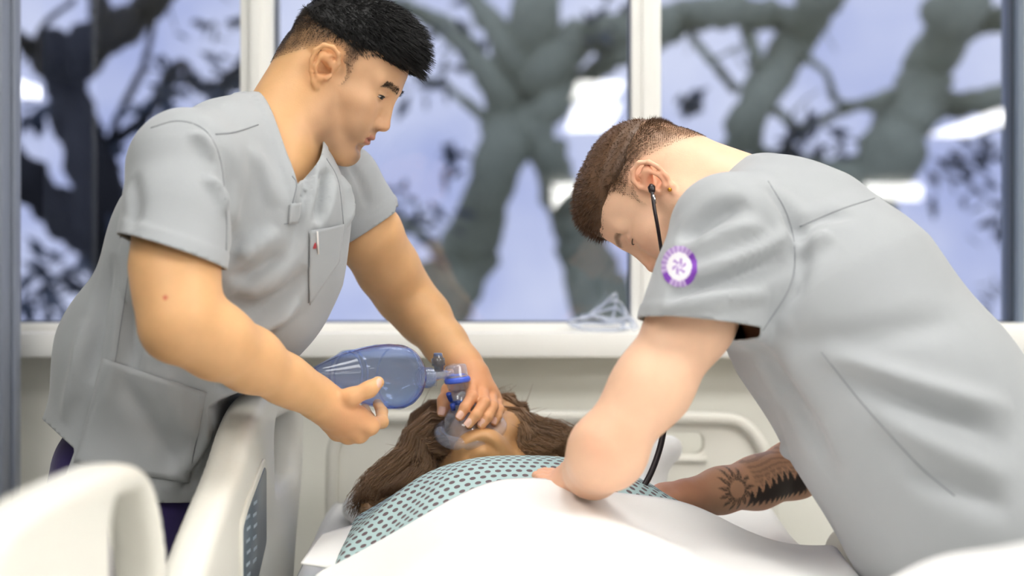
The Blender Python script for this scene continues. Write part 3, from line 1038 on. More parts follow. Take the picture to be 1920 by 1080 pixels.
def hand(S, wrist, mcps, fingers, thumb, rw=0.027, palm_n=None, fr=(0.0098, 0.0078), tr=(0.0135, 0.0092)):
    """wrist point, four knuckles, finger joints beyond them, thumb joints from the palm"""
    for i, m in enumerate(mcps):
        S.cone(np.asarray(wrist) * 0.8 + np.asarray(m) * 0.2, m, rw * 0.72, 0.0118 if i < 3 else 0.0108, 0.014)
    for i in range(3):
        S.cone(np.asarray(mcps[i]) * 0.8 + np.asarray(wrist) * .2, np.asarray(mcps[i + 1]) * 0.8 + np.asarray(wrist) * .2, 0.0118, 0.0115, 0.012)
    sc = [1.0, 1.0, 0.96, 0.86]
    for i, f in enumerate(fingers):
        finger(S, [mcps[i]] + list(f), fr[0] * sc[i] * 1.08, fr[1] * sc[i])
    finger(S, thumb, tr[0], tr[1], 0.010)

def nails(name, tips, m, parent):
    """tips: list of (tip point, outward normal, finger direction, width)"""
    Vs, Fs, b = [], [], 0
    for i, (c, n, d, wd) in enumerate(tips):
        n = unit(n); d = unit(np.asarray(d) - n * np.dot(n, d)); q = np.cross(n, d)
        V = []
        for a in np.linspace(-1, 1, 7):
            for e in np.linspace(-1, 1, 5):
                wv = wd * (1 - 0.12 * max(0, abs(e)) ** 4)
                V.append(c + q * a * wv + d * e * wd * 1.25 - n * (a * a) * wd * 0.42 - n * 0.0006 * (e < -0.9))
        F = [(r * 5 + k, r * 5 + k + 1, (r + 1) * 5 + k + 1, (r + 1) * 5 + k) for r in range(6) for k in range(4)]
        mesh_obj(name, np.array(V), F, m, parent)

def strands(roots, dirs, lens, m, name, parent, w0=0.0006, curl=None, grav=None, nseg=3, jit=0.15, flow2=None, seed=3):
    """tapered hairs as one mesh"""
    r = np.random.default_rng(seed)
    n = len(roots)
    dirs = dirs + r.normal(scale=jit, size=dirs.shape)
    dirs /= np.linalg.norm(dirs, axis=1)[:, None]
    pts = [roots]
    d = dirs.copy(); p = roots.copy()
    for k in range(nseg):
        p = p + d * (lens / nseg)[:, None]
        pts.append(p)
        if flow2 is not None:
            d = d + flow2 * 0.5
        d = d + r.normal(scale=jit * 0.35, size=d.shape)
        d /= np.linalg.norm(d, axis=1)[:, None]
    pts = np.stack(pts, 1)                                       # n, k, 3
    T = dirs
    a = np.cross(T, r.normal(size=T.shape)); a /= np.linalg.norm(a, axis=1)[:, None] + 1e-9
    b = np.cross(T, a)
    ks = nseg + 1
    ang = [0, 2.094, 4.189]
    Vv = np.zeros((n, ks, 3, 3))
    for i in range(ks):
        wv = w0 * (1 - 0.85 * i / (ks - 1))
        for j, q in enumerate(ang):
            Vv[:, i, j] = pts[:, i] + wv * (math.cos(q) * a + math.sin(q) * b)
    idx = np.arange(n)[:, None] * (ks * 3)
    F = []
    for i in range(ks - 1):
        for j in range(3):
            k2 = (j + 1) % 3
            F.append(np.concatenate([idx + i * 3 + j, idx + i * 3 + k2, idx + (i + 1) * 3 + k2, idx + (i + 1) * 3 + j], 1))
    F = np.concatenate(F)
    return Vv.reshape(-1, 3), F

def multi_tube(W, r):
    """many thin three-sided hairs at once: W is n x k x 3"""
    n, k, _ = W.shape
    T = W[:, -1] - W[:, 0]
    T /= np.linalg.norm(T, axis=1)[:, None] + 1e-9
    a = np.cross(T, np.random.default_rng(1).normal(size=T.shape)); a /= np.linalg.norm(a, axis=1)[:, None] + 1e-9
    b = np.cross(T, a)
    Vv = np.zeros((n, k, 3, 3))
    for j, q in enumerate((0, 2.094, 4.189)):
        Vv[:, :, j] = W + np.asarray(r)[None, :, None] * (math.cos(q) * a + math.sin(q) * b)[:, None, :]
    idx = np.arange(n)[:, None] * (k * 3)
    F = [np.concatenate([idx + i * 3 + j, idx + i * 3 + (j + 1) % 3, idx + (i + 1) * 3 + (j + 1) % 3, idx + (i + 1) * 3 + j], 1) for i in range(k - 1) for j in range(3)]
    return Vv.reshape(-1, 3), np.concatenate(F)

def join(parts):
    Vs, Fs, b = [], [], 0
    for V, F in parts:
        Vs.append(V)
        Fs.append(tri(F) + b)
        b += len(V)
    return np.vstack(Vs), np.vstack(Fs)

def quads(F):
    return F

M_skinA = mat('skin_warm', (1, 1, 1, 1), 0.48, attr='col', noise=0.06, nscale=55, bump=0.10, bscale=420, sss=0.12, spec=0.35)
M_skinB = mat('skin_fair', (1, 1, 1, 1), 0.48, attr='col', noise=0.06, nscale=55, bump=0.10, bscale=420, sss=0.12, spec=0.35)
M_skinP = mat('manikin_skin', (1, 1, 1, 1), 0.40, attr='col', noise=0.02, nscale=20, sss=0.05, spec=0.4)
M_hairA = mat('black_hair', lin(20, 18, 19), 0.55, spec=0.5)
M_hairA2 = mat('short_dark_hair', lin(46, 35, 29), 0.6)
M_hairB = mat('brown_hair', lin(96, 68, 46), 0.5, noise=0.25, nscale=60)
M_hairP = mat('long_brown_hair', lin(142, 110, 80), 0.45, noise=0.35, nscale=30)
M_scrub = mat('grey_scrub_cloth', lin(167, 170, 173), 0.75, noise=0.025, nscale=25, bump=0.22, bscale=900, sheen=0.25, spec=0.25)
M_stitch = mat('grey_stitching', lin(134, 137, 141), 0.8)
M_purple = mat('purple_trousers', lin(50, 36, 98), 0.8, noise=0.08, nscale=20, bump=0.1, sheen=0.2)
M_nail = mat('fingernail', lin(232, 186, 165), 0.25, spec=0.6)
M_eye = mat('eye_white', lin(225, 218, 212), 0.15)
M_iris = mat('dark_iris', lin(28, 18, 14), 0.1)

def eye(H, sgn, m, parent, half=0.0142, up=0.0028, dn=0.0026, zc=-0.0014, iris=True, lash=0.0012, hair=None, shut=False):
    """almond of the eyeball between the lids, with lash lines"""
    c = H.w(0.0725, sgn * 0.032, 0.009); R = 0.01405 * H.s
    def on(a, b, r=R):
        """a across, b up, metres in the eye plane"""
        x = math.sqrt(max(R * R - (a * a + b * b) * H.s ** 2, 1e-8))
        v = np.array([x / R, sgn * 0.0 + a * H.s / R, b * H.s / R])
        # eyes toe outward a little with the face
        t = sgn * 0.22
        v = np.array([v[0] * math.cos(t) - v[1] * math.sin(t), v[0] * math.sin(t) + v[1] * math.cos(t), v[2]])
        return c + H.R @ v * r
    n, k = 25, 9
    top = lambda s: zc + up * (1 - s * s) ** 0.8
    bot = lambda s: zc - dn * (1 - s * s) ** 0.7
    V, C = [], []
    for i in range(n):
        s = -1 + 2 * i / (n - 1)
        for j in range(k):
            b = bot(s) + (top(s) - bot(s)) * j / (k - 1)
            a = s * half
            V.append(on(a, b, R * 1.012))
            d = math.hypot(a, b - zc + 0.002)
            C.append(lin(24, 15, 12)[:3] if (iris and d < 0.0062) else lin(205, 192, 182)[:3])
    F = [(i * k + j, (i + 1) * k + j, (i + 1) * k + j + 1, i * k + j + 1) for i in range(n - 1) for j in range(k - 1)]
    if not shut:
        mesh_obj('eye', np.array(V), np.array(F), mat('eye_surface', (1, 1, 1, 1), 0.12, attr='col'), parent, cols=np.array(C))
    ss = np.linspace(-1, 1, 15)
    tube('upper_lashes', np.array([on(s * half, top(s), R * 1.03) for s in ss]), lash * np.array([.5 + .5 * (1 - s * s) for s in ss]), hair, parent, segs=6)
    if not shut:
        tube('lower_lashes', np.array([on(s * half, bot(s), R * 1.015) for s in ss]), 0.0004, hair, parent, segs=5)
# ------------------------------------------------------------------ the man on the left, leaning over the bed
manA = empty('person', (-0.62, 2.2, 0))
tag(manA, 'dark-haired man in grey scrub top and purple trousers squeezing the blue bag', 'person')
yawA, pitA = math.radians(6), math.radians(30)
fA = np.array([math.cos(yawA) * math.cos(pitA), -math.sin(yawA) * math.cos(pitA), -math.sin(pitA)])
uA = np.array([math.cos(yawA) * math.sin(pitA), -math.sin(yawA) * math.sin(pitA), math.cos(pitA)])
earA = P(612, 130, 2.085)
HA = Head(np.zeros(3), fA, uA, 0.915)
HA.o = earA - HA.R @ (np.array([-0.006, -0.080, 0.002]) * HA.s)
fbA = unit((0.77, -0.64, 0)); rA = unit((-0.64, -0.77, 0.05))     # chest front, his right-hand side

shR, elR, wrR = P(345, 318, 1.97), P(338, 606, 1.86), P(585, 740, 2.055)
shL, elL, wrL = P(630, 348, 2.31), P(757, 552, 2.44), P(868, 682, 2.36)
S = Solid()
# torso (under the shirt), neck
S.chain([(P(240, 900, 2.20), 0.080), (P(310, 670, 2.17), 0.078), (P(440, 455, 2.13), 0.108), (P(490, 345, 2.12), 0.085)], 0.0, 0.05, v=rA, sv=1.32)
S.cone(P(515, 312, 2.12), shR, 0.050, 0.050, 0.04)
S.cone(P(515, 312, 2.13), shL, 0.046, 0.036, 0.03)
S.cone(P(518, 262, 2.125), HA.w(-0.044, 0, -0.02), 0.058, 0.050, 0.035)
S.cone(P(515, 245, 2.13), HA.w(-0.058, 0, 0.02), 0.048, 0.044, 0.035)                 # nape
S.cone(P(540, 310, 2.075), HA.w(-0.040, -0.046, -0.02), 0.010, 0.014, 0.03)          # neck cord, near side
S.cone(P(552, 310, 2.12), HA.w(-0.014, 0, -0.050), 0.024, 0.028, 0.025)                # throat
add_head(S, HA)
# right arm
S.chain([(shR, 0.052), (P(332, 420, 1.925), 0.052), (P(328, 500, 1.895), 0.0535), (P(332, 560, 1.875), 0.0485), (elR, 0.0425)], 0.05, 0.03)
S.ball(P(322, 622, 1.855), 0.036, 0.02)
S.chain([(elR, 0.042), (P(405, 640, 1.90), 0.0485), (P(470, 675, 1.955), 0.0425), (P(535, 712, 2.01), 0.033), (wrR, 0.0265)], 0.03, 0.02)
S.cone(P(560, 727, 2.035), P(610, 750, 2.075), 0.028, 0.026, 0.02)
mR = [P(694, 797, 2.085), P(674, 812, 2.092), P(653, 814, 2.102), P(633, 808, 2.112)]
fRr = [[P(716, 791, 2.122), P(716, 772, 2.155), P(708, 757, 2.165)],
       [P(690, 806, 2.135), P(692, 784, 2.165), P(684, 766, 2.172)],
       [P(668, 808, 2.145), P(671, 788, 2.172), P(664, 770, 2.178)],
       [P(647, 803, 2.148), P(652, 786, 2.172), P(648, 772, 2.180)]]
thR = [P(612, 750, 2.065), P(660, 744, 2.060), P(692, 730, 2.064), P(709, 717, 2.074)]
hand(S, wrR, mR, fRr, thR, rw=0.029)
for q_ in mR: S.ball(q_ + np.array([0, -0.003, -0.002]), 0.0128, 0.008)
S.cone(P(625, 765, 2.078), P(665, 785, 2.085), 0.019, 0.015, 0.02)                   # back of the hand
S.cone(P(618, 780, 2.10), P(632, 795, 2.105), 0.015, 0.012, 0.015)
# left arm
S.chain([(shL, 0.038), (P(690, 440, 2.355), 0.052), (P(728, 505, 2.40), 0.0485), (elL, 0.045)], 0.05, 0.03)
S.chain([(elL, 0.044), (P(795, 595, 2.425), 0.0435), (P(835, 645, 2.39), 0.035), (wrL, 0.0275), (P(882, 700, 2.35), 0.0265)], 0.03, 0.02)
mL = [P(884, 724, 2.318), P(903, 730, 2.326), P(919, 741, 2.338), P(930, 752, 2.350)]
fLl = [[P(885, 745, 2.285), P(872, 764, 2.272), P(862, 781, 2.268)],
       [P(908, 755, 2.283), P(893, 778, 2.266), P(879, 795, 2.262)],
       [P(924, 762, 2.292), P(914, 782, 2.276), P(903, 797, 2.272)],
       [P(936, 768, 2.312), P(932, 780, 2.298), P(927, 791, 2.294)]]
thL = [P(868, 712, 2.345), P(843, 732, 2.345), P(834, 752, 2.325), P(829, 772, 2.315)]
hand(S, P(884, 702, 2.345), mL, fLl, thL, rw=0.028)
V, F = S.mesh(0.0027)
N = vnormals(V, F)
skA = lin(224, 174, 124)
L, col = head_colours(HA, V, N, skA, lin(196, 112, 92))
x, y, z = L[:, 0], L[:, 1], L[:, 2]
hd = (z > -0.16) & (z < 0.2) & (np.abs(y) < 0.13) & (x > -0.16) & (x < 0.2)
def blot(f):
    global col
    pass
col = mixin(lin(220, 176, 146), 0.55 * hd * smooth(-0.02, 0.03, x) * smooth(-0.13, -0.09, z))
lipm = np.exp(-((np.abs(z + 0.0632) / 0.0095) ** 4)) * (np.abs(y) < 0.0225 - np.abs(z + 0.0632) * 0.6) * (x > 0.082) * hd
col = mixin(lin(192, 112, 98), 0.7 * lipm)
# stubble on the jaw, moustache, brows, scalp under the hair
nz = noise3(L, 3, 14, 60, 240)
stub = np.exp(-((z + 0.082 + 0.10 * (0.05 - x) * 0) / 0.030) ** 2) * (x > -0.01) * smooth(-0.02, 0.03, x)
jawline = smooth(-0.012, -0.06, z + 0.30 * (x - 0.03)) * smooth(-0.135, -0.105, z)
stub = np.clip(jawline * 0.9 + np.exp(-((x - 0.094) / 0.012) ** 2 - ((z + 0.0475) / 0.0055) ** 2 - (y / 0.022) ** 4) * 1.5, 0, 1)
stub *= hd * smooth(0.085, 0.055, np.abs(y)) * smooth(-0.13, -0.10, z) * smooth(-0.025, 0.05, x)
col = mixin(lin(92, 64, 44), stub * np.clip(0.42 + 0.16 * nz, 0, 1))
bx = np.abs(y)
brow_z = 0.0285 + 0.10 * (bx - 0.012) - 3.2 * np.maximum(bx - 0.036, 0) ** 1.5
brow = np.exp(-((z - brow_z) / 0.0052) ** 4) * (bx > 0.010) * (bx < 0.051) * (x > 0.05)
col = mixin(lin(30, 22, 18), brow * np.clip(0.6 + 0.2 * nz, 0, 1) * hd)
# fade: darker with height from the hairline over the ears and nape
hair_edge = np.where(x > 0.018, 0.036 + 0.95 * np.clip(x - 0.018, 0, .06) * 0.9 , np.where(x > -0.022, 0.036, 0.036 - 0.9 * np.clip(-0.022 - x, 0, 0.09)))
sidebn = np.exp(-((x - 0.018) / 0.010) ** 2) * smooth(-0.016, 0.004, z)
scalp = np.clip(smooth(0.0, 0.030, z - hair_edge) + 0.75 * sidebn, 0, 1) * hd * (x < 0.082) * (np.hypot((x + .012) / .045, (z - .004) / .038) > 0.8)
nofront = ~((x > 0.062) & (z < 0.074))
scalp *= nofront
col = mixin(lin(58, 42, 32), scalp * np.clip(0.80 + 0.15 * nz, 0, 1))
# a small mole on the upper arm
SA = Surf(V, F)
mole = np.linalg.norm(V - SA.hit(310, 558)[0], axis=1)
col = mixin(lin(196, 84, 60), np.exp(-(mole / 0.0032) ** 4))
# knuckles and fingertips redder on both hands
for c, r in [(P(880, 740, 2.31), 0.075), (P(660, 780, 2.08), 0.05)]:
    m = np.exp(-(np.linalg.norm(V - c, axis=1) / r) ** 4)
    col = mixin(np.array(skA[:3]) * np.array([0.98, 0.80, 0.84]), (0.95 if c[0] > -0.15 else 0.55) * m)
bodyA = mesh_obj('body', V, F, M_skinA, manA, cols=col)
def nail_at(Sf, px, py, d2, wd, tilt=0):
    h, n = Sf.hit(px, py)
    if h is None: return None
    return (h + unit(n) * 0.0008, n, P(px + d2[0], py + d2[1], h[1]) - h, wd)
tl = [q for q in (nail_at(SA, 863, 778, (-4, 6), 0.0052), nail_at(SA, 878, 792, (-5, 6), 0.0054), nail_at(SA, 903, 792, (-4, 6), 0.0052),
      nail_at(SA, 927, 788, (-2, 6), 0.0045), nail_at(SA, 828, 770, (-1, 6), 0.0056), nail_at(SA, 711, 719, (6, -5), 0.0056)) if q is not None]
nails('fingernail', tl, M_nail, manA)

for sgn in (-1, 1):
    eye(HA, sgn, None, manA, hair=M_hairA)

# hair: short faded sides, long black top brushed forward
hs = Solid()
E = lambda c, r, k=0.015, op='u': hs.ell(HA.w(*c), np.array(r) * HA.s, HA.R, k, op)
E((-0.012, 0, 0.062), (0.097, 0.074, 0.083), 0.0)
E((0.033, 0, 0.085), (0.056, 0.062, 0.054), 0.03)
E((0.054, 0, 0.088), (0.028, 0.048, 0.026), 0.02)
hV, hF = hs.mesh(0.004)
hF = tri(hF)
Lh = HA.loc(hV)
g = (0.060 + 0.35 * np.clip(np.abs(Lh[:, 1]) - 0.03, 0, 1) * 0.0 + np.where(Lh[:, 0] < -0.02, 0.10 * (-0.02 - Lh[:, 0]), 0.16 * np.clip(Lh[:, 0] - 0.05, 0, 1))) - Lh[:, 2]
g = g + 0.004 * noise3(Lh, 5, 8, 80, 200)
hV, hF = clip(hV, hF, g)
hN = vnormals(hV, hF)
hV = hV + hN * (0.0010 * noise3(HA.loc(hV) * np.array([0.35, 1.4, 1.0]), 8, 16, 120, 420))[:, None]
Lh = HA.loc(hV)
parts = [(hV, quads(hF))]
r_ = np.random.default_rng(11)
pick = r_.choice(len(hV), 13000)
rootp = hV[pick] - hN[pick] * 0.002
lx = Lh[pick]
fw = HA.R @ np.array([1.0, 0, -0.15])
dirs = hN[pick] * 0.55 + fw[None] * (0.65 + 0.5 * smooth(0.0, 0.09, lx[:, 0]))[:, None]
dirs += (HA.R @ np.array([0, 0, 0.35]))[None] * smooth(0.03, 0.09, lx[:, 0])[:, None]
lens = (0.013 + 0.016 * smooth(-0.02, 0.08, lx[:, 0]) * (lx[:, 2] > 0.07)) * r_.uniform(0.6, 1.15, len(pick))
parts.append(strands(rootp, dirs, lens, None, None, None, w0=0.0008, jit=0.16, flow2=np.tile(HA.R @ np.array([0.5, 0, -0.35]), (len(pick), 1))))
hv, hf = join(parts)
hairA = mesh_obj('hair', hv, hf, M_hairA, manA)
cand = np.nonzero((scalp > 0.25) & (z < 0.075))[0]
pick = r_.choice(cand, 15000)
dirs = N[pick] * 0.75 + (HA.R @ np.array([0.25, 0, -0.55]))[None]
lens = (0.0025 + 0.006 * smooth(0.03, 0.07, z[pick])) * r_.uniform(0.7, 1.2, len(pick))
sv_, sf_ = strands(V[pick] - N[pick] * 0.0006, dirs, lens, None, None, None, w0=0.00024, jit=0.22, nseg=2)
mesh_obj('faded_hair_sides', sv_, sf_, M_hairA2, manA)
for sgn in (-1, 1):
    cand = np.nonzero((brow * hd > 0.5) & (L[:, 1] * sgn > 0))[0]
    pick = r_.choice(cand, 150)
    dirs = N[pick] * 0.3 + (HA.R @ np.array([0, sgn * 0.9, 0.3]))[None]
    sv_, sf_ = strands(V[pick], dirs, r_.uniform(0.004, 0.008, 150), None, None, None, w0=0.0004, jit=0.2, nseg=2)
    mesh_obj('eyebrow', sv_, sf_, M_hairA, manA)

# ---- scrub top
def torso_frame(base, up, front):
    u = unit(up); f = unit(np.asarray(front) - u * np.dot(u, front)); s = np.cross(u, f)
    return np.asarray(base), s, u, f
nR = unit(np.array([-0.30, -0.12, -0.94])); pR = P(316, 474, 1.895)
nL = unit(np.array([0.52, 0.18, -0.83])); pL = P(686, 433, 2.335)
G = Solid()
G.chain([(P(276, 985, 2.21), 0.130), (P(278, 900, 2.20), 0.131), (P(332, 670, 2.17), 0.130), (P(438, 455, 2.13), 0.129), (P(480, 350, 2.14), 0.086)], 0.0, 0.06, v=rA, sv=1.35)
G.cone(P(515, 283, 2.125), P(352, 306, 1.975), 0.062, 0.074, 0.055)
G.cone(P(510, 288, 2.15), P(628, 347, 2.31), 0.060, 0.066, 0.04)
G.cone(P(505, 240, 2.14), P(420, 268, 2.06), 0.045, 0.058, 0.05)
G.cone(P(540, 400, 2.10), P(500, 560, 2.12), 0.09, 0.085, 0.06)                     # chest and belly hang of the cloth
G.chain([(P(348, 320, 1.965), 0.076), (P(332, 410, 1.925), 0.068), (P(318, 500, 1.89), 0.0665), (P(312, 580, 1.87), 0.067)], 0.030, 0.03, cut=(pR, nR))
G.chain([(P(632, 347, 2.312), 0.066), (P(677, 415, 2.345), 0.0605), (P(715, 480, 2.38), 0.060)], 0.030, 0.03, cut=(pL, nL))
n_body = [i for i, q in enumerate(G.prims) if not (q[0] == 'c' and q[1][7] is not None)]
V, F = G.mesh(0.0055)
F = tri(F)
# cut: hem, sleeve ends, V neck
axA = unit(P(500, 300, 2.12) - P(262, 900, 2.20))
def plane_cut(V, F, p, n, c=None, r=9):
    g = (V - np.asarray(p)) @ unit(n)
    if c is not None:
        g = np.where(np.linalg.norm(V - np.asarray(c), axis=1) < r, g, -1.0)
    return clip(V, F, g)
def tube_cut(V, F, p, n, a, b, r, body, bsel, margin=0.010):
    '''cut a sleeve square to its own axis'''
    ax_ = unit(b - a); q_ = V - a; t_ = q_ @ ax_
    near_ = (np.linalg.norm(q_ - t_[:, None] * ax_, axis=1) < r) & (t_ > 0.0) & (t_ < 0.32)
    near_ &= body.eval(V, bsel) > margin
    return clip(V, F, np.where(near_, (V - p) @ n + 0.003, -0.02))
V, F = tube_cut(V, F, pR, nR, P(340, 380, 1.94), P(312, 580, 1.87), 0.095, G, n_body)
V, F = tube_cut(V, F, pL, nL, P(645, 370, 2.29), P(715, 480, 2.37), 0.09, G, n_body)
hb_, hn_, hf_ = P(95, 815, 2.32), P(235, 938, 2.03), P(395, 938, 2.12)
hem_n = unit(np.cross(hn_ - hb_, hf_ - hb_)); hem_n = -hem_n if hem_n[2] > 0 else hem_n; hem_p = hn_
V, F = plane_cut(V, F, hem_p, hem_n)
def side(V, a, b, s):
    '''signed distance (m) to the line through two hem points, seen from the front'''
    px = 960 + V[:, 0] / V[:, 1] * FPX; py = 540 - (V[:, 2] - 1.25) / V[:, 1] * FPX
    d = np.array(b, float) - np.array(a, float); d /= np.linalg.norm(d)
    return s * ((px - a[0]) * d[1] - (py - a[1]) * d[0]) / 1200.0
gB_ = side(V, (157, 803), (128, 880), -1); gA_ = side(V, (85, 790), (145, 845), -1); gC_ = side(V, (157, 803), (143, 848), 1)
if side(np.array([P(60, 850, 2.1)]), (157, 803), (128, 880), -1)[0] < 0: gB_ = -gB_
if side(np.array([P(80, 880, 2.1)]), (85, 790), (145, 845), -1)[0] < 0: gA_ = -gA_
if side(np.array([P(170, 830, 2.1)]), (157, 803), (143, 848), 1)[0] < 0: gC_ = -gC_
gY_ = -side(V, (60, 803), (200, 803), 1)
if side(np.array([P(100, 900, 2.1)]), (60, 803), (200, 803), 1)[0] > 0: gY_ = -gY_
V, F = clip(V, F, np.minimum(gB_, np.maximum(gA_, np.minimum(gC_, gY_))))
nb, sA, uT, fT = torso_frame(P(522, 262, 2.13), axA, unit((0.52, -0.85, 0)))
def neck_g(V, vb, wid, back):
    q = V - nb
    s, u, f = q @ sA, q @ uT, q @ fT
    wd = np.where(s > 0, wid * 1.25, wid)
    front = np.minimum(np.where(s > 0, 0.80, 0.62) * (u - vb), wd) - np.abs(s)
    rear = wd - np.sqrt(s * s + (np.minimum(f, 0) * 1.0) ** 2)
    g = np.where(f > 0, front, rear)
    return np.where((u > vb - 0.02) & (np.linalg.norm(q, axis=1) < 0.22), g, -0.05)
VB = -0.035
gn = neck_g(V, VB, 0.070, 0)
V, F = clip(V, F, gn)
# hems and neck band stand proud a little
N = vnormals(V, F)
gn = -neck_g(V, VB, 0.070, 0)
D = 0.0022 * (1 - smooth(0.014, 0.018, gn))
q = -((V - pR) @ nR); D += np.where(np.linalg.norm(V - P(310, 510, 1.89), axis=1) < 0.13, 0.0018 * (1 - smooth(0.020, 0.026, q)), 0)
q = -((V - pL) @ nL); D += np.where(np.linalg.norm(V - P(700, 450, 2.34), axis=1) < 0.11, 0.0016 * (1 - smooth(0.020, 0.026, q)), 0)
q = -((V - hem_p) @ hem_n); D += 0.0018 * (1 - smooth(0.022, 0.027, q))
V = V + N * D[:, None]
V = folds(V, F, [
    ([(585, 300), (575, 360), (560, 420), (545, 480)], 0.012, -0.010),
    ([(612, 320), (606, 370), (592, 420)], 0.010, -0.012),
    ([(470, 270), (500, 330), (520, 390)], 0.014, 0.005),
    ([(420, 275), (434, 330), (438, 420), (430, 500)], 0.014, -0.006),
    ([(385, 330), (410, 360), (420, 400)], 0.010, 0.007),
    ([(355, 250), (385, 262), (402, 300)], 0.010, 0.006),
    ([(430, 560), (480, 575), (540, 545), (575, 500)], 0.014, -0.008),
    ([(425, 590), (470, 615), (520, 600), (560, 560)], 0.012, 0.008),
    ([(440, 620), (480, 640), (510, 630)], 0.011, -0.008),
    ([(430, 480), (470, 470), (520, 430)], 0.014, 0.006),
    ([(430, 520), (470, 515), (540, 470)], 0.012, -0.006),
    ([(250, 330), (255, 390), (240, 430)], 0.012, -0.004),
    ([(215, 480), (195, 560), (180, 640), (165, 720)], 0.014, -0.006),
    ([(240, 520), (225, 600), (210, 680), (195, 760)], 0.012, 0.005),
    ([(260, 560), (250, 640), (245, 700)], 0.012, -0.005),
    ([(160, 600), (140, 700), (120, 790)], 0.014, 0.005),
    ([(230, 700), (260, 760), (310, 840), (350, 890)], 0.014, -0.006),
    ([(300, 690), (330, 760), (370, 830)], 0.014, 0.005),
    ([(400, 760), (370, 840), (310, 920)], 0.014, 0.007),
    ([(430, 760), (395, 850), (340, 920)], 0.012, -0.007),
    ([(650, 300), (675, 340), (690, 390)], 0.010, -0.003),
    ([(640, 330), (655, 380), (650, 430)], 0.009, 0.006),
    ([(400, 720), (440, 730), (480, 700)], 0.012, -0.006),
])
V = V + vnormals(V, F) * (0.0016 * noise3(V, 21, 12, 18, 55))[:, None]
# side vent: slit near the back of the hem
xm = -0.440 + 0.25 * smooth(1.075, 1.16, V[:, 2])             # the cloth rests against the outside of the rail
V[:, 0] = np.where(V[:, 1] > 1.7, np.minimum(V[:, 0], xm), V[:, 0])
shirtA = mesh_obj('scrub_top', V, F, M_scrub, manA)
sm = shirtA.modifiers.new('cloth', 'SOLIDIFY'); sm.thickness = 0.0022; sm.offset = -1
SF = Surf(V, F)
def seam(Sf, pts, parent, r=0.0007, n=24, m=None, name='seam'):
    L, nn = Sf.line(pts, n)
    if L is None: return
    return tube(name, L + nn * r * 0.4, r, m or M_stitch, parent, segs=5)
def pocket(Sf, quad, parent, name, m, off=0.0025, nu=16, nv=18, thick=0.0014):
    """patch laid on the cloth; quad of pixels: top-left, top-right, bottom-right, bottom-left"""
    q = [np.array(p, float) for p in quad]
    Vp, ok = [], []
    for j in range(nv):
        b = j / (nv - 1)
        for i in range(nu):
            a = i / (nu - 1)
            p = (q[0] * (1 - a) + q[1] * a) * (1 - b) + (q[3] * (1 - a) + q[2] * a) * b
            h, n = Sf.hit(*p)
            ok.append(h is not None)
            if h is None: h, n = np.zeros(3), np.zeros(3)
            else:
                n = unit(n); n = -n if n @ (h - CAM) > 0 else n
            Vp.append(h + n * off)
    Fp = []
    for j in range(nv - 1):
        for i in range(nu - 1):
            f = (j * nu + i, j * nu + i + 1, (j + 1) * nu + i + 1, (j + 1) * nu + i)
            if all(ok[k] for k in f): Fp.append(f)
    if not Fp: return None
    Vp = np.array(Vp)
    used = sorted({k for f in Fp for k in f}); mp = {k: i for i, k in enumerate(used)}
    o = mesh_obj(name, Vp[used], [tuple(mp[k] for k in f) for f in Fp], m, parent)
    s = o.modifiers.new('cloth', 'SOLIDIFY'); s.thickness = thick; s.offset = -1
    return o
bp = pocket(SF, [(196, 672), (386, 735), (352, 905), (140, 868)], shirtA, 'hip_pocket', M_scrub)
if bp:
    seam(SF, [(194, 690), (384, 752)], bp, 0.0011)
    seam(SF, [(386, 737), (370, 820), (352, 900)], bp, 0.0008)
    seam(SF, [(196, 674), (170, 770), (142, 864)], bp, 0.0008)
cp_ = pocket(SF, [(579, 432), (641, 420), (632, 490), (578, 570)], shirtA, 'chest_pocket', M_scrub, off=0.003)
if cp_:
    seam(SF, [(579, 445), (600, 450), (639, 436)], cp_, 0.0007)
    seam(SF, [(579, 434), (578, 500), (578, 568)], cp_, 0.0006)
    seam(SF, [(597, 440), (596, 500), (592, 552)], cp_, 0.0006)
pt = pocket(SF, [(543, 382), (560, 380), (557, 417), (539, 419)], shirtA, 'badge_loop', M_scrub, off=0.003, nu=6, nv=8)
if pt:
    seam(SF, [(533, 420), (560, 417)], pt, 0.0007); seam(SF, [(541, 386), (561, 384)], pt, 0.0006)
seam(SF, [(404, 252), (440, 248), (484, 234)], shirtA, 0.0009)
seam(SF, [(283, 240), (330, 227), (372, 236), (398, 262), (415, 310), (424, 400), (424, 470)], shirtA, 0.0007)
seam(SF, [(240, 520), (228, 600), (212, 700), (192, 800), (150, 850)], shirtA, 0.0007)
seam(SF, [(612, 297), (634, 340), (644, 420)], shirtA, 0.0007)
seam(SF, [(548, 330), (556, 345), (548, 385)], shirtA, 0.0007)

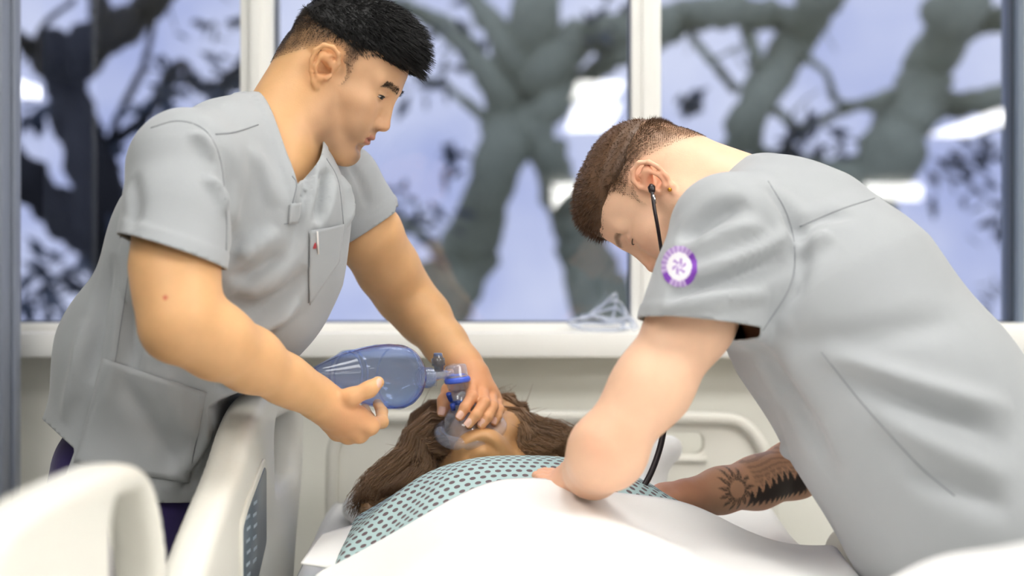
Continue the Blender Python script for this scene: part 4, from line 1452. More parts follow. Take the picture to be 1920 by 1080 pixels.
# pens in the chest pocket
M_pen = mat('pen_black', lin(22, 20, 24), 0.3); M_penw = mat('pen_white', lin(235, 230, 226), 0.3); M_penr = mat('pen_red', lin(190, 60, 70), 0.3)
def pen(px, py, label, dx, seq):
    h, n = SF.hit(px, py + 12)
    c = h - unit(CAM - h) * 0.0022
    up = unit(np.array([dx, 0.0, 1.0]))
    t = empty('pen', tuple(c - up * 0.09)); tag(t, label, 'pen', 'pens in the chest pocket')
    z0 = -0.09
    for nm, a, b, r, m in seq:
        lathe(nm, c + up * a, c + up * b, [(0, r), (0.85, r), (1, r * .8)], m, t, segs=14)
    return t
p1 = pen(588, 428, 'black-capped pen nearer the placket in the chest pocket', -0.05, [('barrel', -0.02, 0.0, 0.0033, M_penr), ('collar', 0.0, 0.008, 0.0037, M_penw), ('cap', 0.008, 0.016, 0.0034, M_pen)])
lathe('clip', P(594, 434, 2.02) * 0 + (SF.hit(595, 434)[0] + unit(CAM - SF.hit(595, 434)[0]) * 0.008), SF.hit(597, 476)[0] + unit(CAM - SF.hit(597, 476)[0]) * 0.008, [(0, .0012), (1, .0012)], M_penw, p1, segs=8)
pen(636, 424, 'pen with white top at the outer corner of the chest pocket', 0.25, [('barrel', -0.02, 0.0, 0.0033, M_pen), ('cap', 0.0, 0.006, 0.0036, M_penw)])

# ---- trousers
T = Solid()
T.cone(P(270, 880, 2.21), P(262, 960, 2.22), 0.108, 0.115, 0.0, v=rA, sv=1.32)
hipR = P(245, 960, 2.14); hipL = P(285, 960, 2.29)
T.chain([(hipR, 0.098), (np.array([-0.60, 2.10, 0.50]), 0.085), (np.array([-0.62, 2.12, 0.06]), 0.075)], 0.05, 0.03)
T.chain([(hipL, 0.105), (np.array([-0.55, 2.34, 0.50]), 0.085), (np.array([-0.56, 2.36, 0.06]), 0.075)], 0.05, 0.03)
V, F = T.mesh(0.009)
F = tri(F)
V, F = clip(V, F, 0.035 - V[:, 2])
V = V + vnormals(V, F) * (0.003 * noise3(V, 31, 10, 12, 40))[:, None]
mesh_obj('trousers', V, F, M_purple, manA)
def shoe(x, y, ang, parent, m):
    s = Solid()
    d = np.array([math.cos(ang), math.sin(ang), 0])
    c = np.array([x, y, 0.0])
    s.cone(c + (0, 0, 0.045), c + d * 0.16 + (0, 0, 0.032), 0.045, 0.034, 0.0, v=np.array([-d[1], d[0], 0]), sv=1.05)
    s.cone(c + (0, 0, 0.05), c + (0, 0, 0.09), 0.042, 0.040, 0.03)
    v, f = s.mesh(0.008)
    v[:, 2] = np.maximum(v[:, 2], 0.001)
    mesh_obj('shoe', v, f, m, parent)
M_shoe = mat('white_trainer', lin(215, 215, 214), 0.6)
shoe(-0.62, 2.12, -0.4, manA, M_shoe); shoe(-0.56, 2.36, -0.2, manA, M_shoe)
# ------------------------------------------------------------------ the man on the right, bent over the bed with a stethoscope
manB = empty('person', (0.80, 2.05, 0))
tag(manB, 'brown-haired man in grey scrub top with tattooed forearm bending down with stethoscope', 'person')
pitB = math.radians(65)
fB = np.array([-math.cos(pitB), 0.02, -math.sin(pitB)])
uB = np.array([-math.sin(pitB), 0.36, math.cos(pitB)])
HB = Head(np.zeros(3), fB, uB, 1.0)
earB = P(1224, 348, 2.13)
HB.o = earB - HB.R @ np.array([-0.004, 0.080, 0.002])
lB = unit((-0.407, -0.912, -0.022)); aB = unit((-0.55, 0.226, 0.805)); nbB = unit((0.73, -0.34, 0.59))
shN, elN = P(1366, 450, 1.985), P(1144, 830, 1.885)
S = Solid()
S.chain([(P(1810, 935, 2.0), 0.125), (P(1690, 770, 2.01), 0.120), (P(1560, 570, 2.05), 0.120), (P(1470, 455, 2.09), 0.09)], 0.0, 0.05, v=lB, sv=1.25)
S.cone(P(1440, 440, 2.13), shN, 0.052, 0.048, 0.04)
S.cone(P(1440, 440, 2.13), P(1420, 450, 2.29), 0.052, 0.048, 0.04)
S.cone(P(1405, 395, 2.15), HB.w(-0.030, 0, -0.02), 0.066, 0.058, 0.04)
S.cone(P(1405, 360, 2.16), HB.w(-0.060, 0, 0.02), 0.050, 0.046, 0.04)
S.cone(P(1345, 440, 2.10), HB.w(-0.012, 0.052, -0.03), 0.022, 0.018, 0.04)
S.cone(P(1330, 470, 2.16), HB.w(0.028, 0, -0.068), 0.03, 0.026, 0.04)
add_head(S, HB)
# near arm
S.chain([(shN, 0.050), (P(1298, 600, 1.925), 0.0535), (P(1222, 725, 1.90), 0.049), (elN, 0.044)], 0.05, 0.03)
S.ball(P(1130, 850, 1.892), 0.037, 0.03)
S.cone(P(1148, 848, 1.90), P(1126, 858, 1.93), 0.039, 0.039, 0.03)
S.chain([(P(1136, 852, 1.90), 0.041), (P(1112, 880, 1.98), 0.038), (P(1088, 893, 2.045), 0.0275), (P(1078, 897, 2.07), 0.025)], 0.03, 0.02)
m4 = [P(1052, 893, 2.085), P(1050, 899, 2.068), P(1050, 905, 2.052), P(1054, 911, 2.040)]
f4 = [[P(1034, 890, 2.100), P(1022, 888, 2.106), P(1012, 888, 2.110)],
      [P(1030, 896, 2.080), P(1016, 893, 2.084), P(1006, 892, 2.086)],
      [P(1032, 903, 2.062), P(1019, 900, 2.066), P(1010, 898, 2.068)],
      [P(1039, 910, 2.046), P(1029, 908, 2.050), P(1021, 906, 2.052)]]
th4 = [P(1078, 892, 2.10), P(1070, 885, 2.12), P(1062, 881, 2.14), P(1055, 880, 2.155)]
hand(S, P(1080, 898, 2.065), m4, f4, th4, rw=0.025)
# far arm
S.chain([(P(1425, 450, 2.28), 0.055), (P(1520, 660, 2.36), 0.052), (P(1575, 826, 2.40), 0.045)], 0.05, 0.03)
S.chain([(P(1575, 826, 2.40), 0.044), (P(1490, 880, 2.35), 0.0455), (P(1420, 905, 2.31), 0.0405), (P(1350, 920, 2.27), 0.034), (P(1296, 930, 2.235), 0.0285)], 0.03, 0.02)
m4 = [P(1238, 922, 2.215), P(1234, 929, 2.20), P(1236, 936, 2.188), P(1242, 942, 2.178)]
f4 = [[P(1212, 928, 2.205), P(1196, 938, 2.20), P(1186, 945, 2.195)],
      [P(1206, 937, 2.19), P(1190, 946, 2.185), P(1180, 952, 2.18)],
      [P(1212, 944, 2.178), P(1196, 952, 2.172), P(1186, 957, 2.17)],
      [P(1222, 948, 2.168), P(1208, 955, 2.164), P(1200, 960, 2.16)]]
th4 = [P(1270, 935, 2.20), P(1240, 945, 2.165), P(1218, 950, 2.155), P(1205, 953, 2.15)]
hand(S, P(1290, 931, 2.23), m4, f4, th4, rw=0.027)
V, F = S.mesh(0.003)
N = vnormals(V, F)
skB = lin(240, 196, 164)
L, col = head_colours(HB, V, N, skB, lin(198, 120, 104), 0.45)
x, y, z = L[:, 0], L[:, 1], L[:, 2]
hd = (z > -0.16) & (z < 0.2) & (np.abs(y) < 0.13) & (x > -0.16) & (x < 0.2)
nz = noise3(L, 4, 14, 60, 240)
bx = np.abs(y)
brow_z = 0.0285 + 0.10 * (bx - 0.012) - 3.2 * np.maximum(bx - 0.036, 0) ** 1.5
brow = np.exp(-((z - brow_z) / 0.0048) ** 4) * (bx > 0.012) * (bx < 0.050) * (x > 0.05)
col = mixin(lin(96, 66, 46), brow * 0.75 * hd)
lash = 0 * np.exp(-((z - (0.0040 - 0.06 * (bx - 0.032))) / 0.0022) ** 4) * (bx > 0.020) * (bx < 0.047) * (x > 0.06)
col = mixin(lin(60, 38, 30), lash * hd)
hair_edge = np.where(x > 0.012, 0.040 + 0.9 * np.clip(x - 0.012, 0, .06) * 0.7, np.where(x > -0.024, 0.036, 0.036 - 0.75 * np.clip(-0.024 - x, 0, 0.09)))
sidebn = np.exp(-((x - 0.016) / 0.010) ** 2) * smooth(-0.004, 0.012, z)
scalp = np.clip(smooth(0.0, 0.034, z - hair_edge) + 0.6 * sidebn, 0, 1) * hd * (x < 0.080) * (np.hypot((x + .012) / .045, (z - .004) / .038) > 0.8)
scalp *= ~((x > 0.060) & (z < 0.074))
col = mixin(lin(112, 78, 50), scalp * np.clip(0.75 + 0.12 * nz, 0, 1))
stub = smooth(-0.030, -0.06, z + 0.30 * (x - 0.03)) * (x > 0.01) * hd
col = mixin(lin(150, 104, 76), stub * 0.3)
# elbow and hands redder
for c, r, a in [(P(1145, 826, 1.85), 0.035, .5), (P(1040, 900, 2.08), 0.06, .5), (P(1250, 930, 2.2), 0.075, .6)]:
    m = np.exp(-(np.linalg.norm(V - c, axis=1) / r) ** 4)
    col = mixin(np.array(skB[:3]) * np.array([0.94, 0.72, 0.70]), a * m)
# tattoos on the far forearm, laid out around the arm's own axis
ta, tb = P(1296, 930, 2.235), P(1490, 880, 2.35)
ax = unit(tb - ta); tw = np.array([0, 0, 1.0]); tw = unit(tw - ax * (tw @ ax)); tn = np.cross(ax, tw)
q = V - ta
tu = q @ ax; tv = q @ tw; tf = q @ tn
if tn @ (CAM - ta) < 0: tf = -tf
arm = (tu > -0.01) & (tu < 0.24) & (np.abs(tv) < 0.07) & (np.abs(tf) < 0.07) & (tf > -0.006) & (V[:, 0] > 0.24)
far_shade = smooth(2.10, 2.16, V[:, 1]) * smooth(0.18, 0.22, V[:, 0]) * smooth(1.16, 1.10, V[:, 2])
col = col * (1 - far_shade[:, None] * np.array([0.18, 0.27, 0.33]))  # far forearm and hand: shadow put into the skin colour, darker and redder
ink = lin(46, 44, 46)
su, sv2 = 0.066, 0.001
rr = np.hypot(tu - su, (tv - sv2)); an = np.arctan2(tv - sv2, tu - su)
ray = 0.028 + 0.008 * np.cos(an * 13)
sun = smooth(0.0135, 0.0155, rr) * (1 - smooth(ray - 0.003, ray + 0.001, rr)) * (0.70 + 0.3 * np.sin(an * 26 + rr * 500))
col = mixin(ink, np.clip(sun, 0, 1) * arm * 0.85)
trees = smooth(0.088, 0.094, tu) * (1 - smooth(0.20, 0.21, tu))
edge = -0.012 + 0.007 * np.sin(tu * 480) + 0.018 * np.sin((tu - 0.10) * 26)
tr_ = trees * smooth(0.002, -0.002, tv - edge) * smooth(-0.034, -0.028, tv + 0.004 * np.sin(tu * 620))
col = mixin(ink, np.clip(tr_, 0, 1) * arm * 0.95)
wood = smooth(0.100, 0.108, tu) * smooth(0.004, 0.012, tv - edge) * (0.35 + 0.4 * (np.sin(tv * 900 + 2.5 * np.sin(tu * 70)) > 0.25))
col = mixin(ink, np.clip(wood, 0, 1) * arm * 0.55)
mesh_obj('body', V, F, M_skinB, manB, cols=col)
# hair
hs = Solid()
E = lambda c, r, k=0.015, op='u': hs.ell(HB.w(*c), np.array(r) * HB.s, HB.R, k, op)
E((-0.010, 0, 0.062), (0.094, 0.074, 0.076), 0.0)
E((0.034, 0, 0.078), (0.056, 0.062, 0.050), 0.03)
E((0.062, 0, 0.084), (0.026, 0.048, 0.024), 0.02)
hV, hF = hs.mesh(0.0045); hF = tri(hF)
Lh = HB.loc(hV)
g = (0.052 + np.where(Lh[:, 0] < -0.02, -0.30 * (-0.02 - Lh[:, 0]), 0.2 * np.clip(Lh[:, 0] - 0.05, 0, 1))) - Lh[:, 2] + 0.004 * noise3(Lh, 6, 8, 80, 200)
hV, hF = clip(hV, hF, g)
hN = vnormals(hV, hF)
hV = hV + hN * (0.0009 * noise3(HB.loc(hV) * np.array([0.4, 1.4, 1.0]), 9, 16, 120, 400))[:, None]
Lh = HB.loc(hV)
parts = [(hV, quads(hF))]
r_ = np.random.default_rng(12)
pick = r_.choice(len(hV), 8000)
lx = Lh[pick]
dirs = hN[pick] * 0.7 + (HB.R @ np.array([0.6, 0, -0.1]))[None]
lens = (0.007 + 0.007 * smooth(0.0, 0.08, lx[:, 0])) * r_.uniform(0.6, 1.2, len(pick)) * np.where((lx[:, 2] < 0.068) & (lx[:, 0] > 0.02), 0.35, 1.0)
parts.append(strands(hV[pick] - hN[pick] * 0.002, dirs, lens, None, None, None, w0=0.0008, jit=0.22))
hv, hf = join(parts)
mesh_obj('hair', hv, hf, M_hairB, manB)
cand = np.nonzero((scalp > 0.25) & (z < 0.070) & (x < 0.045))[0]
pick = r_.choice(cand, 10000)
dirs = N[pick] * 0.75 + (HB.R @ np.array([0.1, 0, -0.5]))[None]
lens = (0.003 + 0.006 * smooth(0.03, 0.06, z[pick])) * r_.uniform(0.7, 1.2, len(pick))
sv_, sf_ = strands(V[pick] - N[pick] * 0.0006, dirs, lens, None, None, None, w0=0.00026, jit=0.25, nseg=2)
mesh_obj('faded_hair_sides', sv_, sf_, M_hairB, manB)
for sgn in (-1, 1):
    eye(HB, sgn, None, manB, zc=-0.003, up=-0.0005, dn=0.0, lash=0.0011, hair=M_hairB, shut=True)
# gold ear stud
M_gold = mat('gold_stud', lin(214, 160, 60), 0.25, metal=1.0)
c = HB.w(-0.008, 0.083, -0.026)
lathe('ear_stud', c, c + HB.R @ np.array([0.0, 0.006, 0.0]), [(0, .0028), (.5, .0034), (1, .0015)], M_gold, manB, segs=12)

# ---- scrub top
nS = unit(np.array([-0.10, -0.10, -0.98])); pS = P(1300, 611, 1.915)
nF = unit((0.3, .1, -.9)); pF = P(1495, 610, 2.345)
G = Solid()
G.chain([(P(1935, 1110, 1.99), 0.172), (P(1815, 935, 2.0), 0.166), (P(1695, 765, 2.01), 0.158), (P(1565, 575, 2.05), 0.152), (P(1480, 462, 2.085), 0.118)], 0.0, 0.06, v=lB, sv=1.22)
G.cone(P(1440, 415, 2.12), P(1376, 440, 1.985), 0.070, 0.080, 0.05)
G.cone(P(1440, 415, 2.12), P(1420, 450, 2.28), 0.070, 0.072, 0.05)
G.cone(P(1425, 372, 2.16), P(1520, 440, 2.10), 0.062, 0.085, 0.05)
G.chain([(P(1370, 445, 1.975), 0.082), (P(1338, 530, 1.94), 0.0760), (P(1312, 612, 1.915), 0.0755), (P(1300, 690, 1.90), 0.076)], 0.030, 0.03, cut=(pS, nS))
G.chain([(P(1425, 450, 2.28), 0.072), (P(1480, 570, 2.33), 0.07), (P(1510, 650, 2.36), 0.07)], 0.030, 0.03, cut=(pF, nF))
n_body = [i for i, q in enumerate(G.prims) if not (q[0] == 'c' and q[1][7] is not None)]
V, F = G.mesh(0.006); F = tri(F)
V, F = tube_cut(V, F, pS, nS, P(1350, 490, 1.955), P(1296, 720, 1.895), 0.10, G, n_body, 0.024)
V, F = tube_cut(V, F, pF, nF, P(1445, 490, 2.29), P(1510, 650, 2.36), 0.095, G, n_body)
hemB = P(1880, 1055, 2.0)
V, F = plane_cut(V, F, hemB, -aB)
nk0 = P(1418, 388, 2.155); nka = unit(HB.w(-0.035, 0, -0.01) - nk0)
def neckB(V):
    q = V - nk0
    t = q @ nka
    d = np.linalg.norm(q - t[:, None] * nka, axis=1)
    wid = 0.070 + 0.0 * t
    # open V to the front
    fr = -nbB
    vv = np.clip(q @ fr, 0, .2)
    g = wid - d
    return np.where((t > -0.05) & (t < 0.2), g, -0.05)
V, F = clip(V, F, neckB(V))
N = vnormals(V, F)
q = -((V - pS) @ nS)
V = V + N * np.where(np.linalg.norm(V - P(1295, 650, 1.91), axis=1) < 0.14, 0.0018 * (1 - smooth(0.020, 0.026, q)), 0)[:, None]
V = folds(V, F, [
    ([(1270, 450), (1330, 410), (1400, 375)], 0.016, -0.010),
    ([(1290, 480), (1360, 440), (1440, 420)], 0.014, 0.007),
    ([(1250, 560), (1330, 530), (1430, 500), (1470, 480)], 0.014, -0.008),
    ([(1240, 585), (1330, 565), (1440, 550)], 0.012, 0.007),
    ([(1300, 520), (1380, 490), (1460, 450), (1510, 430)], 0.014, 0.006),
    ([(1440, 350), (1480, 400), (1500, 460), (1490, 540), (1440, 610)], 0.014, -0.008),
    ([(1480, 440), (1540, 410), (1600, 400)], 0.014, -0.005),
    ([(1490, 470), (1560, 440)], 0.012, 0.005),
    ([(1420, 640), (1470, 720), (1520, 800), (1570, 900)], 0.018, -0.008),
    ([(1380, 700), (1420, 770), (1480, 850)], 0.016, 0.006),
    ([(1530, 650), (1640, 700), (1780, 740), (1900, 770)], 0.018, 0.007),
    ([(1560, 690), (1680, 740), (1800, 790), (1900, 840)], 0.018, -0.007),
    ([(1640, 780), (1740, 830), (1900, 900)], 0.018, 0.006),
    ([(1700, 880), (1800, 920), (1900, 960)], 0.018, -0.006),
    ([(1450, 640), (1560, 640), (1680, 620), (1800, 600)], 0.02, -0.004),
])
V = V + vnormals(V, F) * (0.002 * noise3(V, 22, 12, 15, 45))[:, None]
shirtB = mesh_obj('scrub_top', V, F, M_scrub, manB)
sm = shirtB.modifiers.new('cloth', 'SOLIDIFY'); sm.thickness = 0.0022; sm.offset = -1
SG = Surf(V, F)
seam(SG, [(1440, 340), (1475, 400), (1490, 470), (1480, 540), (1430, 620)], shirtB, 0.0008)
seam(SG, [(1500, 425), (1570, 395), (1640, 372)], shirtB, 0.0008)
seam(SG, [(1540, 660), (1620, 760), (1720, 870), (1790, 930)], shirtB, 0.0008)
# round emblem printed on the sleeve
def emblem(Sf, cx, cy, R, parent, n=41):
    Vp, cl, ok = [], [], []
    for j in range(n):
        for i in range(n):
            a = (i / (n - 1) * 2 - 1); b = (j / (n - 1) * 2 - 1)
            h, nn = Sf.hit(cx + a * R * 0.94, cy + b * R * 1.08)
            rr = math.hypot(a, b); ang = math.atan2(b, a)
            good = h is not None and rr <= 1.0 and h[1] < 2.05
            ok.append(good)
            if h is None: h, nn = np.zeros(3), np.zeros(3)
            nn = unit(nn); nn = -nn if nn @ (h - CAM) > 0 else nn
            Vp.append(h + nn * 0.0008)
            white = np.array(lin(236, 232, 238)[:3]); pur = np.array(lin(126, 62, 176)[:3]); pale = np.array(lin(196, 172, 214)[:3])
            c = white
            if rr > 0.66:
                c = pur if (-0.75 < ang < 1.15) or (2.2 < ang < 2.75) else (pale if math.sin(ang * 22) > -0.2 else pur * 0.5 + pale * 0.5)
            elif rr < 0.40:
                c = pale * 0.6 + pur * 0.4 if (math.sin(6 * ang + rr * 9) > 0.1 or 0.16 < rr < 0.22) else white
            cl.append(c)
    Fp = []
    for j in range(n - 1):
        for i in range(n - 1):
            f = (j * n + i, j * n + i + 1, (j + 1) * n + i + 1, (j + 1) * n + i)
            if all(ok[k] for k in f): Fp.append(f)
    used = sorted({k for f in Fp for k in f}); mp = {k: i for i, k in enumerate(used)}
    o = mesh_obj('sleeve_emblem', np.array(Vp)[used], [tuple(mp[k] for k in f) for f in Fp], mat('emblem_print', (1, 1, 1, 1), 0.7, attr='col'), parent, cols=np.array(cl)[used])
    o['label'] = 'round purple and white emblem'
emblem(SG, 1274, 500, 37, shirtB)
# ---- trousers and shoes
T = Solid()
T.cone(P(1815, 935, 2.0), P(1890, 1040, 2.0), 0.125, 0.13, 0.0, v=lB, sv=1.22)
T.chain([(P(1880, 1040, 1.93), 0.105), (np.array([0.80, 1.95, 0.50]), 0.085), (np.array([0.86, 1.96, 0.06]), 0.075)], 0.05, 0.03)
T.chain([(P(1880, 1040, 2.10), 0.105), (np.array([0.80, 2.16, 0.50]), 0.085), (np.array([0.90, 2.18, 0.06]), 0.075)], 0.05, 0.03)
V, F = T.mesh(0.010); F = tri(F)
V, F = clip(V, F, 0.035 - V[:, 2])
mesh_obj('trousers', V, F, M_purple, manB)
shoe(0.88, 1.96, 3.1, manB, M_shoe); shoe(0.92, 2.18, 3.1, manB, M_shoe)

# ---- stethoscope
M_tube = mat('black_tubing', lin(30, 18, 24), 0.3, spec=0.5)
st = empty('stethoscope', tuple(P(1190, 935, 2.2)))
tag(st, "black stethoscope hanging from the bent man's ears down to the chest", 'stethoscope')
en = earB + np.array([-0.006, -0.006, -0.002])
eN = P(1222, 352, 2.115)
tube('ear_tube', [eN, P(1226, 385, 2.105), P(1234, 430, 2.10), P(1241, 475, 2.105), P(1250, 530, 2.13), P(1262, 610, 2.17)], 0.0028, M_tube, st, n=26)
eF = HB.w(0.0, -0.082, 0.0)
tube('ear_tube', [eF, eF + (0.0, 0.0, -0.06), P(1236, 520, 2.26), P(1262, 610, 2.17)], 0.0028, M_tube, st, n=22)
lathe('ear_tip', P(1221, 346, 2.118), P(1223, 362, 2.112), [(0, .003), (.3, .0058), (.8, .005), (1, .003)], M_tube, st, segs=14)
lathe('collar', P(1225, 366, 2.11), P(1227, 382, 2.108), [(0, .0034), (1, .0034)], mat('chrome', lin(200, 200, 205), .15, metal=1.0), st, segs=12)
tube('tubing', [P(1262, 610, 2.17), P(1262, 690, 2.18), P(1248, 785, 2.175), P(1236, 845, 2.165), P(1214, 900, 2.155), P(1188, 932, 2.15), P(1170, 948, 2.15)], 0.0048, M_tube, st, n=36)
lathe('chest_piece', P(1168, 945, 2.15), P(1166, 962, 2.15), [(0, .008), (.2, .02), (.7, .022), (1, .02)], MATS['chrome'], st, segs=24)
# ------------------------------------------------------------------ the manikin in the bed, gown, sheet, pillow
def chest(x, y):
    """height of the lying body's front"""
    d = x - 0.01
    s = np.where(d < 0, 0.195, 0.26)
    prof = np.exp(-np.abs(d / s) ** 2.4)
    shoulder = smooth(1.9, 2.15, y)
    s2 = np.where(d < 0, 0.238, 0.28)
    prof2 = np.exp(-np.abs(d / s2) ** 3.2)
    pr = prof * (1 - shoulder * 0.8) + prof2 * shoulder * 0.8
    base = 0.835 + 0.02 * shoulder
    top = 0.948 + 0.038 * smooth(1.98, 2.17, y)
    z = base + (top - base) * pr
    return z
manikin = empty('training_manikin', (-0.03, 1.9, 0.77))
tag(manikin, 'lying patient manikin with long brown hair and dotted gown on the bed', 'manikin')
nP = unit((-0.10, -0.26, 0.95)); upP = unit((0.03, 0.95, 0.28))
HP = Head(np.zeros(3), nP, upP, 1.0)
HP.o = P(897, 812, 2.275) - HP.R @ np.array([0.085, 0, -0.098])
S = Solid()
add_head(S, HP, jaw=1.2, ears=True)
S.cone(HP.w(-0.02, 0, -0.02), np.array([-0.035, 2.19, 0.885]), 0.058, 0.058, 0.02)
S.cone(HP.w(0.012, 0, -0.072), np.array([-0.045, 2.18, 0.945]), 0.020, 0.024, 0.010)
S.cone(HP.w(0.0, 0.055, -0.04), np.array([-0.12, 2.22, 0.90]), 0.018, 0.030, 0.04)
S.cone(HP.w(0.0, -0.055, -0.04), np.array([0.05, 2.22, 0.90]), 0.018, 0.030, 0.04)
S.chain([(np.array([-0.02, 2.15, 0.868]), 0.070), (np.array([0.0, 1.75, 0.845]), 0.066)], 0.05, v=np.array([1, 0, 0]), sv=1.9)
V, F = S.mesh(0.0035)
V = folds(V, F, [([(872, 862), (882, 844), (900, 833), (918, 836), (934, 854)], 0.008, -0.0055)])
col = np.tile(np.array(lin(204, 154, 104)[:3]), (len(V), 1))
mesh_obj('body', V, F, M_skinP, manikin, cols=col)

# gown: pale aqua cloth printed with rows of brown dots
def gown_material():
    m = bpy.data.materials.new('dotted_gown')
    m.use_nodes = True
    nt = m.node_tree; b = nt.nodes['Principled BSDF']
    b.inputs['Roughness'].default_value = 0.8
    at = nt.nodes.new('ShaderNodeAttribute'); at.attribute_name = 'fabric'
    sep = nt.nodes.new('ShaderNodeSeparateXYZ')
    nt.links.new(at.outputs['Vector'], sep.inputs['Vector'])
    def M(op, a, b_=None, c=None):
        n = nt.nodes.new('ShaderNodeMath'); n.operation = op
        for i, v in enumerate((a, b_, c)):
            if v is None: continue
            if isinstance(v, (int, float)): n.inputs[i].default_value = v
            else: nt.links.new(v, n.inputs[i])
        return n.outputs[0]
    PX, PY = 0.0155, 0.0175
    row = M('FLOOR', M('DIVIDE', sep.outputs['Y'], PY))
    par = M('MODULO', M('ABSOLUTE', row), 2.0)
    u = M('ADD', M('DIVIDE', sep.outputs['X'], PX), M('MULTIPLY', par, 0.5))
    fu = M('SUBTRACT', M('FRACT', u), 0.5)
    fv = M('SUBTRACT', M('FRACT', M('DIVIDE', sep.outputs['Y'], PY)), 0.5)
    d = M('SQRT', M('ADD', M('POWER', M('MULTIPLY', fu, 1.0), 2.0), M('POWER', M('MULTIPLY', fv, 1.0), 2.0)))
    k = M('LESS_THAN', d, 0.30)
    mix = nt.nodes.new('ShaderNodeMix'); mix.data_type = 'RGBA'
    mix.inputs['A'].default_value = lin(176, 202, 202)
    mix.inputs['B'].default_value = lin(104, 88, 92)
    nt.links.new(k, mix.inputs['Factor'])
    nt.links.new(mix.outputs['Result'], b.inputs['Base Color'])
    return m
M_gown = gown_material()
M_sheet = mat('white_sheet', lin(243, 242, 240), 0.8, bump=0.06, bscale=500, sheen=0.2)
M_pill = mat('pillow_case', lin(238, 238, 238), 0.8, bump=0.06, bscale=400)
def field(name, xs, ys, zf, m, parent, ymap=None, thick=0.003, uv=True, extra=None):
    nx, ny = len(xs), len(ys)
    X, Yv = np.meshgrid(xs, ys, indexing='ij')
    if ymap is not None:
        Yv = ymap(X, Yv)
    Z = zf(X, Yv)
    if extra is not None:
        Z = Z + extra(X, Yv)
    V = np.stack([X, Yv, Z], -1).reshape(-1, 3)
    F = [(i * ny + j, (i + 1) * ny + j, (i + 1) * ny + j + 1, i * ny + j + 1) for i in range(nx - 1) for j in range(ny - 1)]
    U = np.zeros_like(X)
    U[1:] = np.cumsum(np.sqrt(np.diff(X, axis=0) ** 2 + np.diff(Z, axis=0) ** 2), 0)
    W = np.zeros_like(X)
    W[:, 1:] = np.cumsum(np.sqrt(np.diff(Yv, axis=1) ** 2 + np.diff(Z, axis=1) ** 2), 1)
    o = mesh_obj(name, V, np.array(F), m, parent, uvs=np.stack([U, W], -1).reshape(-1, 2))
    if thick:
        s = o.modifiers.new('cloth', 'SOLIDIFY'); s.thickness = thick; s.offset = -1
    return o
def hem_y(x):
    return 2.052 - 0.10 * smooth(0.0, -0.30, x) + 0.055 * smooth(0.10, 0.32, x)
def gown_z(x, y):
    z = chest(x, y) + 0.004
    nx = (x + 0.045) / 0.075
    top = 2.275 + 0.02 * np.exp(-(x / .2) ** 2)
    z = z - 0.10 * smooth(2.235, 2.36, y) - 0.006 * smooth(2.20, 2.27, y)
    z = z + 0.0035 * np.sin((x * 0.9 - y * 0.55) * 60) * smooth(-0.02, -0.16, x) * smooth(2.3, 2.1, y)
    z = z - 0.10 * smooth(0.30, 0.40, x) - 0.12 * smooth(-0.235, -0.32, x)
    z = z - 0.014 * smooth(0.0, -0.05, y - hem_y(x))
    return z
gown = field('gown', np.linspace(-0.37, 0.37, 110), np.linspace(1.86, 2.325, 90), gown_z, M_gown, manikin)
# ---- sheet
def sheet_z(x, y):
    z = chest(x, y) + 0.009
    z = z + 0.010 * smooth(0.10, 0.30, x) * smooth(1.6, 2.0, y)
    knee = smooth(1.92, 1.02, y) * np.exp(-((np.minimum(x - 0.42, 0)) / 0.13) ** 2)
    z = z + 0.205 * knee - 0.02 * smooth(1.7, 1.2, y) * (1 - knee)
    z = z - 0.22 * smooth(-0.262, -0.36, x) - 0.18 * smooth(0.47, 0.56, x) * (1 - 0.6 * smooth(1.9, 1.3, y))
    z = z + 0.004 * np.sin(x * 23 + y * 9 + 1.5 * np.sin(y * 7)) + 0.003 * np.sin(x * 11 - y * 21)
    z = z + 0.010 * np.exp(-((y - hem_y(x) + 0.015) / 0.010) ** 2) * 0.3
    return z
field('top_sheet', np.linspace(-0.375, 0.55, 130), np.linspace(0, 1, 110), sheet_z, M_sheet, None,
      ymap=lambda X, T: 0.80 + T * (hem_y(X) - 0.80))
tag(bpy.data.objects['top_sheet'], 'white sheet spread over the lying manikin up to the chest', 'sheet')
# fitted sheet with loose corners
def fit_z(x, y):
    z = 0.778 + 0.066 * smooth(1.9, 2.7, y)
    z = z + 0.055 * smooth(0.24, 0.40, x) * smooth(2.5, 2.0, y)
    return z + 0.003 * np.sin(x * 30 + y * 12)
field('fitted_sheet', np.linspace(-0.335, 0.475, 50), np.linspace(0.80, 2.70, 70), fit_z, M_sheet, None)
tag(bpy.data.objects['fitted_sheet'], 'white fitted sheet under the manikin and pillow', 'sheet')
def flap(name, quad, label, bulge=0.012, n=14):
    q = [np.array(p, float) for p in quad]
    V = []
    for j in range(n):
        b = j / (n - 1)
        for i in range(n):
            a = i / (n - 1)
            p = (q[0] * (1 - a) + q[1] * a) * (1 - b) + (q[3] * (1 - a) + q[2] * a) * b
            V.append(p + np.array([0, 0, -0.003 + bulge * math.sin(a * 3.1) * math.sin(b * 3.1)]))
    F = [(j * n + i, j * n + i + 1, (j + 1) * n + i + 1, (j + 1) * n + i) for j in range(n - 1) for i in range(n - 1)]
    o = mesh_obj(name, V, F, M_sheet)
    s = o.modifiers.new('cloth', 'SOLIDIFY'); s.thickness = 0.003
    tag(o, label, 'cloth')
flap('draw_sheet', [P(604, 1000, 2.12), P(668, 982, 2.16), P(632, 1066, 2.0), P(564, 1054, 2.0)], 'white draw sheet corner poking out beside the dotted gown', 0.004)
